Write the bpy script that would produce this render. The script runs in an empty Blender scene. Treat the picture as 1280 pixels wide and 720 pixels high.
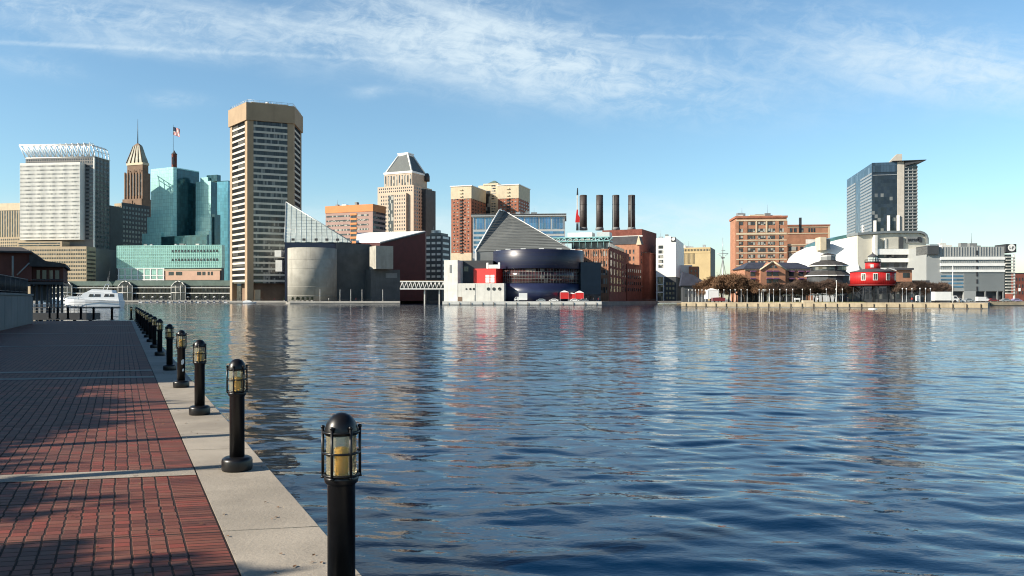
import bpy, math, random
import numpy as np
from mathutils import Vector, Matrix

sc = bpy.context.scene
COL = sc.collection
random.seed(7)
R = math.radians

# ------------------------------------------------------------------ camera
EYE = 2.83            # eye height above the water
DECK = 1.20           # promenade above the water
LAND = 1.70           # far quays above the water
F, HZ = 1000.0, 374.0 # focal length in photo pixels, horizon row
cam_d = bpy.data.cameras.new("camera")
cam_d.sensor_width = 36.0
cam_d.lens = 36.0 * F / 1280.0
cam_d.shift_y = (HZ - 360.0) / 1280.0
cam_d.clip_start = 0.05
cam_d.clip_end = 30000.0
cam = bpy.data.objects.new("camera", cam_d)
COL.objects.link(cam)
cam.location = (0, 0, EYE)
cam.rotation_euler = (R(90), 0, 0)
sc.camera = cam

# ------------------------------------------------------------------ light
SUN_EL = R(27.0)
SX, SY = -0.94, -0.34
_n = math.hypot(SX, SY)
SX, SY = SX / _n, SY / _n
sun_d = bpy.data.lights.new("sun", 'SUN')
sun_d.energy = 5.0
sun_d.angle = R(0.53)
sun_d.color = (1.0, 0.90, 0.76)
sun = bpy.data.objects.new("sun", sun_d)
COL.objects.link(sun)
tosun = Vector((SX * math.cos(SUN_EL), SY * math.cos(SUN_EL), math.sin(SUN_EL)))
sun.rotation_euler = tosun.to_track_quat('Z', 'Y').to_euler()
sun.location = tosun * 200

sc.view_settings.view_transform = 'Standard'
sc.view_settings.look = 'None'
sc.view_settings.gamma = 1.0
sc.view_settings.use_curve_mapping = False
sc.cycles.filter_width = 1.1
sc.cycles.use_denoising = True
sc.view_settings.exposure = 0.72

# ------------------------------------------------------------------ sky
world = bpy.data.worlds.new("World")
sc.world = world
world.use_nodes = True
wt = world.node_tree
wt.nodes.clear()


class NT:
    """tiny helper for node maths"""
    def __init__(s, t): s.t = t
    def n(s, kind, **kw):
        nd = s.t.nodes.new(kind)
        for k, v in kw.items(): setattr(nd, k, v)
        return nd
    def put(s, sock, v):
        if isinstance(v, bpy.types.NodeSocket): s.t.links.new(v, sock)
        else: sock.default_value = v
    def m(s, op, a, b=0.0, c=None, clamp=False):
        nd = s.n('ShaderNodeMath', operation=op, use_clamp=clamp)
        s.put(nd.inputs[0], a); s.put(nd.inputs[1], b)
        if c is not None: s.put(nd.inputs[2], c)
        return nd.outputs[0]
    def ramp(s, x, a, b, c=0.0, d=1.0):
        nd = s.n('ShaderNodeMapRange', interpolation_type='SMOOTHSTEP')
        for k, v in zip(range(5), (x, a, b, c, d)): s.put(nd.inputs[k], v)
        return nd.outputs[0]
    def noise(s, vec, scale, detail=4.0, rough=0.55, dist=0.0):
        nd = s.n('ShaderNodeTexNoise')
        s.put(nd.inputs['Vector'], vec); s.put(nd.inputs['Scale'], scale)
        s.put(nd.inputs['Detail'], detail); s.put(nd.inputs['Roughness'], rough)
        s.put(nd.inputs['Distortion'], dist)
        return nd.outputs['Fac']
    def xyz(s, x, y, z):
        nd = s.n('ShaderNodeCombineXYZ')
        s.put(nd.inputs[0], x); s.put(nd.inputs[1], y); s.put(nd.inputs[2], z)
        return nd.outputs[0]
    def mix(s, f, a, b, blend='MIX'):
        nd = s.n('ShaderNodeMix', data_type='RGBA', blend_type=blend)
        s.put(nd.inputs[0], f)
        for i, v in ((6, a), (7, b)):
            if isinstance(v, tuple) and len(v) == 3: v = (*v, 1)
            s.put(nd.inputs[i], v)
        return nd.outputs[2]


w = NT(wt)
sky = w.n('ShaderNodeTexSky', sky_type='NISHITA', sun_disc=False)
sky.sun_elevation = SUN_EL
sky.sun_rotation = math.atan2(SX, SY)
sky.altitude = 0.0
sky.air_density = 1.0
sky.dust_density = 0.6
sky.ozone_density = 1.6
tc = w.n('ShaderNodeTexCoord')
sep = w.n('ShaderNodeSeparateXYZ')
wt.links.new(tc.outputs['Generated'], sep.inputs[0])
dy = w.m('MAXIMUM', sep.outputs[1], 0.08)
cu = w.m('DIVIDE', sep.outputs[0], dy)      # bearing east of north
cv = w.m('DIVIDE', sep.outputs[2], dy)      # climb


def blob(u, v, su, sv, tilt=0.0):
    """soft cloud bank centred on a bearing and a height of the sky"""
    a = w.m('SUBTRACT', cu, (u - 640) / F)
    b = w.m('SUBTRACT', cv, (HZ - v) / F)
    b = w.m('SUBTRACT', b, w.m('MULTIPLY', a, tilt))
    q = w.m('ADD', w.m('POWER', w.m('ABSOLUTE', w.m('DIVIDE', a, su / F)), 2.0),
            w.m('POWER', w.m('ABSOLUTE', w.m('DIVIDE', b, sv / F)), 2.0))
    return w.m('POWER', 2.718, w.m('MULTIPLY', q, -1.0))


banks = None
for (u, v, su, sv, tl, k) in [(300, 40, 420, 26, -0.06, .75), (70, 8, 260, 20, -.05, .45), (560, 40, 190, 50, -0.22, 1.0),
                              (720, 95, 210, 34, -0.12, 1.05), (640, 40, 160, 40, -.3, .7), (1080, 78, 190, 34, -0.12, .6),
                              (1230, 85, 130, 40, -0.1, .8), (1040, 20, 200, 30, -.2, .35), (215, 124, 36, 8, -.05, .5),
                              (465, 114, 24, 7, .1, .5), (40, 82, 60, 12, -.15, .45), (200, 62, 120, 10, -.08, .5),
                              (640, 282, 1300, 24, 0, .75), (900, 270, 300, 24, 0, .25)]:
    bb = w.m('MULTIPLY', blob(u, v, su, sv, tl), k)
    banks = bb if banks is None else w.m('ADD', banks, bb)
P1 = w.xyz(w.m('ADD', w.m('MULTIPLY', cu, 2.2), w.m('MULTIPLY', cv, 2.0)), w.m('ADD', w.m('MULTIPLY', cv, 13.0), w.m('MULTIPLY', cu, 2.0)), 0.3)
n1 = w.noise(P1, 1.6, 8.0, 0.62, 0.6)
P2 = w.xyz(w.m('ADD', w.m('MULTIPLY', cu, 9.0), w.m('MULTIPLY', cv, 5.0)), w.m('SUBTRACT', w.m('MULTIPLY', cv, 16.0), w.m('MULTIPLY', cu, 3.5)), 4.3)
n2 = w.noise(P2, 2.6, 9.0, 0.7, 0.5)
dens = w.m('MULTIPLY', banks, w.m('ADD', .08, w.m('ADD', w.m('MULTIPLY', w.ramp(n1, 0.36, 0.70), .50), w.m('MULTIPLY', w.ramp(n2, .38, .70), .50))))
dens = w.m('ADD', dens, w.m('MULTIPLY', w.ramp(n1, .5, .85), w.m('MULTIPLY', w.m('MULTIPLY', w.ramp(cv, .22, .34), w.ramp(cv, .62, .42)), .18)))
# thin old vapour trails
tr = w.m('ABSOLUTE', w.m('SUBTRACT', w.m('SUBTRACT', cv, .306), w.m('MULTIPLY', w.m('ADD', cu, .3), -.045)))
tr = w.m('MULTIPLY', w.ramp(tr, .0045, .0, 0, .3), w.m('MULTIPLY', w.ramp(cu, .3, -.1), w.ramp(n2, .25, .6)))
tr2 = w.m('ABSOLUTE', w.m('SUBTRACT', w.m('SUBTRACT', cv, .328), w.m('MULTIPLY', w.m('SUBTRACT', cu, .2), -.02)))
tr2 = w.m('MULTIPLY', w.ramp(tr2, .004, .0, 0, .22), w.m('MULTIPLY', w.ramp(cu, .36, .2), w.m('MULTIPLY', w.ramp(cu, -.05, .08), w.ramp(n2, .35, .6))))
dens = w.m('SUBTRACT', 1.0, w.m('POWER', 2.718, w.m('MULTIPLY', w.m('ADD', dens, w.m('ADD', tr, tr2)), -1.05)))
hue = w.mix(w.ramp(cv, 0.0, .16), (0.97, 1.0, 1.01), (0.83, 1.035, 1.08))
tint = w.mix(1.0, sky.outputs[0], hue, 'MULTIPLY')
# sky dimmed further towards the unseen zenith to weaken the fill light
deep = w.ramp(sep.outputs[2], .31, .74, 1.0, .13)
tint = w.mix(1.0, tint, w.xyz(w.m('POWER', deep, 1.2), w.m('POWER', deep, .9), w.m('POWER', deep, .62)), 'MULTIPLY')
cloudcol = w.mix(dens, tint, (5.0, 5.8, 6.2))
bg = w.n('ShaderNodeBackground')
wt.links.new(cloudcol, bg.inputs[0])
bg.inputs[1].default_value = 0.10
wo = w.n('ShaderNodeOutputWorld')
wt.links.new(bg.outputs[0], wo.inputs[0])

# ------------------------------------------------------------------ materials
MATS = {}


def M(name, col, rough=0.8, metal=0.0, var=0.12, scale=0.4, spec=0.4, bump=0.0, bscale=None, streak=0.0, rnd=0.0, fine=0.0):
    """painted / stone surface: colour with mottling, optional vertical rain streaks and grain"""
    if name in MATS: return MATS[name]
    m = bpy.data.materials.new(name); m.use_nodes = True
    t = NT(m.node_tree)
    bs = m.node_tree.nodes['Principled BSDF']
    tc = t.n('ShaderNodeTexCoord')
    f = t.noise(tc.outputs['Object'], scale, 5.0, .6)
    c = t.mix(t.ramp(f, .3, .7), tuple(x * (1 - var) for x in col), tuple(min(1, x * (1 + var)) for x in col))
    if streak:
        mp = t.n('ShaderNodeMapping'); mp.inputs['Scale'].default_value = (1, 1, .06)
        m.node_tree.links.new(tc.outputs['Object'], mp.inputs[0])
        g = t.noise(mp.outputs[0], scale * 3, 4, .6)
        c = t.mix(t.ramp(g, .5, .75, 0, streak), c, tuple(x * .55 for x in col))
    if fine:
        g = t.noise(tc.outputs['Object'], 60.0, 3, .7)
        c = t.mix(t.ramp(g, .3, .7, 0, fine), c, tuple(x * .6 for x in col))
    if rnd:
        oi = t.n('ShaderNodeObjectInfo')
        c = t.mix(t.ramp(oi.outputs['Random'], 0, 1, 0, rnd), c, tuple(x * .45 for x in col))
    t.put(bs.inputs['Base Color'], c)
    bs.inputs['Roughness'].default_value = rough
    bs.inputs['Metallic'].default_value = metal
    bs.inputs['Specular IOR Level'].default_value = spec
    if bump:
        b = t.n('ShaderNodeBump'); b.inputs['Strength'].default_value = bump
        b.inputs['Distance'].default_value = .02
        t.put(b.inputs['Height'], t.noise(tc.outputs['Object'], bscale or scale * 4, 5, .6))
        m.node_tree.links.new(b.outputs[0], bs.inputs['Normal'])
    MATS[name] = m
    return m


def G(name, col, rough=0.12, metal=0.0, panel=(1.5, 3.5), var=0.5, tilt=0.03, spec=0.6, lines=0.0, light=None, lightp=.12):
    """glazing: every pane a little different in tone and angle"""
    if name in MATS: return MATS[name]
    m = bpy.data.materials.new(name); m.use_nodes = True
    t = NT(m.node_tree)
    bs = m.node_tree.nodes['Principled BSDF']
    tc = t.n('ShaderNodeTexCoord')
    oi = t.n('ShaderNodeObjectInfo')
    sp = t.n('ShaderNodeSeparateXYZ'); m.node_tree.links.new(tc.outputs['Object'], sp.inputs[0])
    ax = t.m('DIVIDE', t.m('ADD', t.m('ADD', sp.outputs[0], sp.outputs[1]), .377), panel[0])
    az = t.m('DIVIDE', t.m('ADD', sp.outputs[2], .211), panel[1])
    cell = t.xyz(t.m('FLOOR', ax), t.m('FLOOR', az), oi.outputs['Random'])
    wn = t.n('ShaderNodeTexWhiteNoise'); m.node_tree.links.new(cell, wn.inputs['Vector'])
    f = wn.outputs['Value']
    c = t.mix(f, tuple(x * (1 - var) for x in col), tuple(x * (1 + var) for x in col))
    if light:
        c = t.mix(t.ramp(f, 1 - lightp, 1 - lightp * .9), c, light)
    if lines:
        fx = t.m('ABSOLUTE', t.m('SUBTRACT', t.m('FRACT', ax), .5)); fz = t.m('ABSOLUTE', t.m('SUBTRACT', t.m('FRACT', az), .5))
        ln = t.m('MAXIMUM', t.m('GREATER_THAN', fx, .5 - lines / panel[0]), t.m('GREATER_THAN', fz, .5 - lines / panel[1]))
        c = t.mix(t.m('MULTIPLY', ln, .6), c, tuple(x * .3 for x in col))
    t.put(bs.inputs['Base Color'], c)
    bs.inputs['Roughness'].default_value = rough
    bs.inputs['Metallic'].default_value = metal
    bs.inputs['Specular IOR Level'].default_value = spec
    if tilt:
        ge = t.n('ShaderNodeNewGeometry')
        vm = t.n('ShaderNodeVectorMath', operation='SUBTRACT'); m.node_tree.links.new(wn.outputs['Color'], vm.inputs[0]); vm.inputs[1].default_value = (.5, .5, .5)
        v2 = t.n('ShaderNodeVectorMath', operation='SCALE'); m.node_tree.links.new(vm.outputs[0], v2.inputs[0]); v2.inputs['Scale'].default_value = tilt
        v3 = t.n('ShaderNodeVectorMath', operation='ADD'); m.node_tree.links.new(ge.outputs['Normal'], v3.inputs[0]); m.node_tree.links.new(v2.outputs[0], v3.inputs[1])
        v4 = t.n('ShaderNodeVectorMath', operation='NORMALIZE'); m.node_tree.links.new(v3.outputs[0], v4.inputs[0])
        m.node_tree.links.new(v4.outputs[0], bs.inputs['Normal'])
    MATS[name] = m
    return m


# ------------------------------------------------------------------ geometry helpers
class MB:
    """collects shapes; build() links them as ONE mesh object"""
    def __init__(s): s.v = []; s.f = []; s.sm = []
    def add(s, vs, fs, smooth=False):
        o = len(s.v); s.v += [tuple(p) for p in vs]
        s.f += [tuple(i + o for i in f) for f in fs]; s.sm += [smooth] * len(fs)
        return s
    def box(s, x0, x1, y0, y1, z0, z1):
        v = [(x0, y0, z0), (x1, y0, z0), (x1, y1, z0), (x0, y1, z0), (x0, y0, z1), (x1, y0, z1), (x1, y1, z1), (x0, y1, z1)]
        return s.add(v, [(0, 3, 2, 1), (4, 5, 6, 7), (0, 1, 5, 4), (1, 2, 6, 5), (2, 3, 7, 6), (3, 0, 4, 7)])
    def prism(s, pts, z0, z1, top=None):
        """pts counter-clockwise in plan; z1 may be a list"""
        n = len(pts); zz = z1 if isinstance(z1, (list, tuple)) else [z1] * n
        tp = top or pts
        v = [(p[0], p[1], z0) for p in pts] + [(p[0], p[1], z) for p, z in zip(tp, zz)]
        f = [tuple(range(n - 1, -1, -1)), tuple(range(n, 2 * n))] + [(i, (i + 1) % n, n + (i + 1) % n, n + i) for i in range(n)]
        return s.add(v, f)
    def slab(s, prof, y0, y1):
        """profile in x,z (counter-clockwise seen from -y) pushed through y0..y1"""
        n = len(prof)
        v = [(p[0], y0, p[1]) for p in prof] + [(p[0], y1, p[1]) for p in prof]
        f = [tuple(range(n)), tuple(range(2 * n - 1, n - 1, -1))] + [((i + 1) % n, i, n + i, n + (i + 1) % n) for i in range(n)]
        return s.add(v, f)
    def tube(s, p0, p1, r0, r1=None, n=6, smooth=True):
        r1 = r0 if r1 is None else r1
        p0 = Vector(p0); p1 = Vector(p1); d = (p1 - p0)
        if d.length < 1e-6: return s
        d.normalize()
        a = d.orthogonal().normalized(); b = d.cross(a)
        v = []
        for p, r in ((p0, r0), (p1, r1)):
            for i in range(n):
                t = 2 * math.pi * i / n
                v.append(p + a * (r * math.cos(t)) + b * (r * math.sin(t)))
        f = [(i, (i + 1) % n, n + (i + 1) % n, n + i) for i in range(n)]
        s.add(v, f, smooth)
        s.add([], [])
        o = len(s.v) - 2 * n
        s.f += [tuple(o + i for i in range(n - 1, -1, -1)), tuple(o + n + i for i in range(n))]; s.sm += [False, False]
        return s
    def lathe(s, prof, cx=0, cy=0, n=24, smooth=True, a0=0.0, a1=2 * math.pi):
        full = abs(a1 - a0 - 2 * math.pi) < 1e-6
        m = n if full else n + 1
        v = []
        for (r, z) in prof:
            for i in range(m):
                t = a0 + (a1 - a0) * i / n
                v.append((cx + r * math.cos(t), cy + r * math.sin(t), z))
        f = []
        for k in range(len(prof) - 1):
            for i in range(n):
                j = (i + 1) % m if full else i + 1
                f.append((k * m + i, k * m + j, (k + 1) * m + j, (k + 1) * m + i))
        o = len(s.v)
        s.add(v, f, smooth)
        for k, rev in ((0, True), (len(prof) - 1, False)):
            if full and prof[k][0] > 1e-4:
                ring = [o + k * m + i for i in range(m)]
                s.f.append(tuple(reversed(ring)) if rev else tuple(ring)); s.sm.append(False)
        return s
    def ring(s, cx, cy, z, r, rr, n=28, m=6):
        v = []; f = []
        for i in range(n):
            t = 2 * math.pi * i / n
            for j in range(m):
                q = 2 * math.pi * j / m
                v.append((cx + (r + rr * math.cos(q)) * math.cos(t), cy + (r + rr * math.cos(q)) * math.sin(t), z + rr * math.sin(q)))
        for i in range(n):
            for j in range(m):
                f.append((i * m + j, ((i + 1) % n) * m + j, ((i + 1) % n) * m + (j + 1) % m, i * m + (j + 1) % m))
        return s.add(v, f, True)
    def mesh(s, name, mat):
        me = bpy.data.meshes.new(name)
        me.from_pydata(s.v, [], s.f)
        me.polygons.foreach_set('use_smooth', s.sm)
        if mat: me.materials.append(mat)
        me.update()
        return me
    def build(s, name, mat, parent=None, loc=None, rz=0.0):
        o = bpy.data.objects.new(name, s.mesh(name, mat))
        COL.objects.link(o)
        if parent: o.parent = parent
        if loc is not None: o.location = loc
        if rz: o.rotation_euler = (0, 0, rz)
        return o


def tag(o, label=None, cat=None, group=None, kind=None):
    if label: o['label'] = label
    if cat: o['category'] = cat
    if group: o['group'] = group
    if kind: o['kind'] = kind
    return o


def thing(name, label, cat, loc=(0, 0, 0), rz=0.0, group=None):
    o = bpy.data.objects.new(name, None)
    o.empty_display_size = .5
    COL.objects.link(o)
    o.location = loc; o.rotation_euler = (0, 0, rz)
    return tag(o, label, cat, group)


def dup(root, loc, rz=0.0, label=None, group=None, scale=None):
    """a copy of a thing with copies of its parts and sub-parts"""
    r = root.copy(); COL.objects.link(r)
    r.location = loc; r.rotation_euler = (0, 0, rz)
    if scale: r.scale = scale if isinstance(scale, tuple) else (scale,) * 3
    if label: r['label'] = label
    if group: r['group'] = group
    for ch in list(root.children):
        c = ch.copy(); COL.objects.link(c); c.parent = r
        for g in list(ch.children):
            d = g.copy(); COL.objects.link(d); d.parent = c
    return r


def gx(u, Y): return (u - 640) / F * Y
def gz(v, Y): return EYE + (HZ - v) / F * Y
def P(u, Y): return (gx(u, Y), Y)


ORD = "first second third fourth fifth sixth seventh eighth ninth tenth eleventh twelfth thirteenth fourteenth fifteenth sixteenth seventeenth eighteenth nineteenth twentieth twenty-first twenty-second twenty-third twenty-fourth twenty-fifth twenty-sixth".split()


class Frame:
    """a box building seen from the water: local x along its front, y into depth, z up from its base"""
    def __init__(s, root, C, th, W, D, Yc, base=LAND):
        s.root, s.C, s.th, s.W, s.D, s.Yc, s.base = root, C, th, W, D, Yc, base
        s.wins = []; s.fr = MB()
    def z(s, v): return gz(v, s.Yc) - s.base
    def off(s):
        return (s.C[0] - s.root.location.x, s.C[1] - s.root.location.y, s.base - s.root.location.z)
    def put(s, mb, name, mat):
        return mb.build(name, mat, s.root, s.off(), s.th)
    def body(s, name, mat, z0, z1, x0=0.0, x1=None, y0=0.0, y1=None):
        return s.put(MB().box(x0, s.W if x1 is None else x1, y0, s.D if y1 is None else y1, z0, z1), name, mat)
    def fb(s, mb, face, a0, a1, z0, z1, o0, o1):
        if face == 'front': mb.box(a0, a1, -o1, -o0, z0, z1)
        elif face == 'right': mb.box(s.W + o0, s.W + o1, a0, a1, z0, z1)
        elif face == 'left': mb.box(-o1, -o0, a0, a1, z0, z1)
        return mb
    def length(s, face): return s.W if face == 'front' else s.D
    def ribbons(s, face, z0, z1, n, frac, mat, a0=0.3, a1=None, o=0.0, t=.12, name='window_band', skip=()):
        a1 = s.length(face) - .3 if a1 is None else a1
        h = (z1 - z0) / n
        for i in range(n):
            if i in skip: continue
            zz = z0 + h * i + h * (1 - frac) / 2
            s.put(s.fb(MB(), face, a0, a1, zz, zz + h * frac, o, o + t), name, mat)
    def mullions(s, face, z0, z1, n, wd, mat, a0=0.3, a1=None, o=0.13, t=.25, name='mullion_grid', rows=0, rh=.4):
        a1 = s.length(face) - .3 if a1 is None else a1
        mb = MB()
        for i in range(n + 1):
            a = a0 + (a1 - a0) * i / n
            s.fb(mb, face, a - wd / 2, a + wd / 2, z0, z1, o, o + t)
        for k in range(rows + 1 if rows else 0):
            zz = z0 + (z1 - z0) * k / rows
            s.fb(mb, face, a0 + wd / 2, a1 - wd / 2, zz - rh / 2, zz + rh / 2, o, o + t * .8)
        return s.put(mb, name, mat)
    def grid(s, face, z0, z1, nc, nr, fw, fh, mat, a0=0.5, a1=None, o=0.0, t=.08, name='window'):
        a1 = s.length(face) - .5 if a1 is None else a1
        cw = (a1 - a0) / nc; ch = (z1 - z0) / nr
        for r in range(nr):
            for c in range(nc):
                a = a0 + cw * (c + .5 - fw / 2); zz = z0 + ch * (r + .5 - fh / 2)
                s.wins.append((face, a, cw * fw, zz, ch * fh, o, t, mat, name))
    def flush(s, limit=96):
        order = {'front': 0, 'left': 1, 'right': 2}
        s.wins.sort(key=lambda q: (order[q[0]], -q[2] * q[4]))
        cache = {}; rest = {}
        for k, (face, a, wd, zz, h, o, t, mat, name) in enumerate(s.wins):
            if k < limit:
                key = (face == 'front', round(wd, 3), round(h, 3), t, mat.name)
                if key not in cache:
                    cache[key] = (MB().box(-wd / 2, wd / 2, -t / 2, t / 2, -h / 2, h / 2) if face == 'front'
                                  else MB().box(-t / 2, t / 2, -wd / 2, wd / 2, -h / 2, h / 2)).mesh(name, mat)
                ob = bpy.data.objects.new(name, cache[key]); COL.objects.link(ob); ob.parent = s.root
                c = a + wd / 2; q = o + t / 2
                l = {'front': (c, -q), 'right': (s.W + q, c), 'left': (-q, c)}[face]
                of = s.off(); ct, st = math.cos(s.th), math.sin(s.th)
                ob.location = (of[0] + l[0] * ct - l[1] * st, of[1] + l[0] * st + l[1] * ct, of[2] + zz + h / 2)
                ob.rotation_euler = (0, 0, s.th)
            else:
                rest.setdefault((name, mat.name), MB()); s.fb(rest[(name, mat.name)], face, a, a + wd, zz, zz + h, o, o + t)
        for (name, mn), mb in rest.items():
            tag(s.put(mb, name, MATS[mn]), kind='stuff')


def frame(name, label, cat, ul, uc, ur, Y, th, mode='R', root=None, base=LAND, group=None):
    """near vertical edge at bearing uc and depth Y; ul / ur: bearings of the far ends of the two faces seen"""
    th = R(th); C = P(uc, Y); kl, kr = (ul - 640) / F, (ur - 640) / F
    ct, st = math.cos(th), math.sin(th)
    if mode == 'R':
        W = (C[0] - kl * C[1]) / (ct - kl * st)
        D = (kr * C[1] - C[0]) / (-st - kr * ct)
        C = (C[0] - W * ct, C[1] - W * st)
    else:
        W = (kr * C[1] - C[0]) / (ct - kr * st)
        D = (kl * C[1] - C[0]) / (-st - kl * ct)
    if D < 0 or D > 150: D = min(max(20.0, W * .6), 40)
    if root is None: root = thing(name, label, cat, (C[0], C[1], base), 0.0, group)
    return Frame(root, C, th, W, D, Y, base)

# ------------------------------------------------------------------ shared materials
M_conc = M('concrete', (.46, .43, .38), .85, var=.1, scale=.25, streak=.3)
M_quay = M('quay_stone', (.42, .38, .30), .9, var=.2, scale=.5, streak=.5)
M_land = M('city_paving', (.24, .23, .21), .9, var=.2, scale=.08)
M_white = M('white_paint', (.80, .80, .77), .5, var=.04, scale=.5)
M_offw = M('weathered_white', (.66, .65, .60), .7, var=.1, scale=.3, streak=.3)
M_black = M('black_enamel', (.008, .008, .009), .36, var=.3, scale=8, spec=.45)
M_dark = M('dark_metal', (.035, .037, .042), .5, var=.2, scale=.6)
M_cream = M('cream_stone', (.58, .49, .35), .8, var=.08, scale=.3, streak=.2)
M_tan = M('tan_stone', (.44, .35, .235), .85, var=.1, scale=.2, streak=.2)
M_brown = M('brown_stone', (.19, .125, .085), .85, var=.15, scale=.15, streak=.3)
M_brick = M('red_brick', (.33, .130, .080), .88, var=.16, scale=.35, streak=.2)
M_brickd = M('old_dark_brick', (.17, .055, .04), .9, var=.2, scale=.4, streak=.3)  # real dark brick; also stands for shade on the unlit brick sides
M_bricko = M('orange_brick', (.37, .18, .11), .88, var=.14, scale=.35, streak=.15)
M_navy = M('navy_cladding', (.020, .026, .065), .3, var=.12, scale=.3, spec=.6)
M_grey = M('grey_cladding', (.20, .21, .21), .6, var=.1, scale=.2)
M_greyd = M('charcoal_cladding', (.055, .06, .065), .6, var=.14, scale=.25)
M_steel = M('galvanised_steel', (.42, .44, .45), .45, .6, var=.1, scale=.5)
M_red = M('signal_red_paint', (.62, .028, .024), .45, var=.08, scale=.4)
M_win = G('dark_window_glass', (.030, .036, .045), .1, 0, (1.2, 3.0), .6, .03, light=(.15, .15, .14), lightp=.10)
M_winw = G('window_with_blinds', (.05, .055, .06), .15, 0, (1.3, 3.2), .5, .03, light=(.36, .35, .31), lightp=.35)
M_blueg = G('blue_glass', (.10, .22, .36), .08, .55, (2.2, 3.4), .35, .05)
M_roof = M('dark_roofing', (.06, .062, .07), .8, var=.2, scale=.3)
M_skin = M('skin', (.45, .27, .19), .6, var=.05)

# ------------------------------------------------------------------ land
LANDPTS = [(-6000, 700)] + [(-247, 700), (-184, 521), P(357, 521), P(362, 445), P(500, 447), P(501, 560), P(553, 560), P(553, 373), P(752, 373),
           P(786, 415), P(822, 470), P(820, 640), P(852, 640), P(852, 283), P(1235, 232), P(1237, 338), (1600, 338), (9000, 338), (9000, 9000), (-6000, 9000)]
mb = MB(); mb.prism(LANDPTS, -3, LAND - .02)
tag(mb.build('city_ground', M_land), kind='structure')
M_pierq = M('tan_quay_blocks', (.34, .28, .19), .9, var=.2, scale=.4, streak=.6)
# stone quay edge: coping and fender joints along the water
def strip(pts, w0, z0, z1, name, mat):
    mb = MB()
    for a, b in zip(pts[:-1], pts[1:]):
        A = Vector(a); B = Vector(b); d = (B - A).normalized(); n = Vector((-d.y, d.x))
        q = [A - n * .25, B - n * .25, B + n * w0, A + n * w0]
        mb.prism([tuple(v) for v in q], z0, z1)
    return mb.build(name, mat)
tag(strip([P(553, 373), P(752, 373)], 1.2, .35, LAND + .12, 'quay_edge', M_offw), kind='structure')
tag(strip([P(852, 283), P(1235, 232)], 1.5, .30, LAND + .10, 'quay_edge', M_pierq), kind='structure')
tag(strip([P(1238, 338), (900, 338)], 1.2, .30, LAND + .10, 'quay_edge', M_pierq), kind='structure')
tag(strip([P(362, 445), P(500, 447)], 1.2, .8, LAND + .06, 'quay_edge', M_conc), kind='structure')
tag(strip([(-184, 521), P(357, 521)], 1.2, .6, LAND + .1, 'quay_edge', M_conc), kind='structure')
tag(strip([(-700, 700), (-247, 700)], 1.2, .5, LAND + .1, 'quay_edge', M_conc), kind='structure')

# grass strip on the right-hand pier
M_grass = M('grass', (.10, .115, .04), .95, var=.3, scale=.5)
mb = MB()
a = Vector(P(955, 276)); b = Vector(P(1080, 259)); d = (b - a).normalized(); n = Vector((-d.y, d.x))
mb.prism([tuple(a + n * 1), tuple(b + n * 1), tuple(b + n * 7), tuple(a + n * 7)], LAND - .05, LAND + .25)
tag(mb.build('lawn', M_grass), kind='structure')

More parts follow.
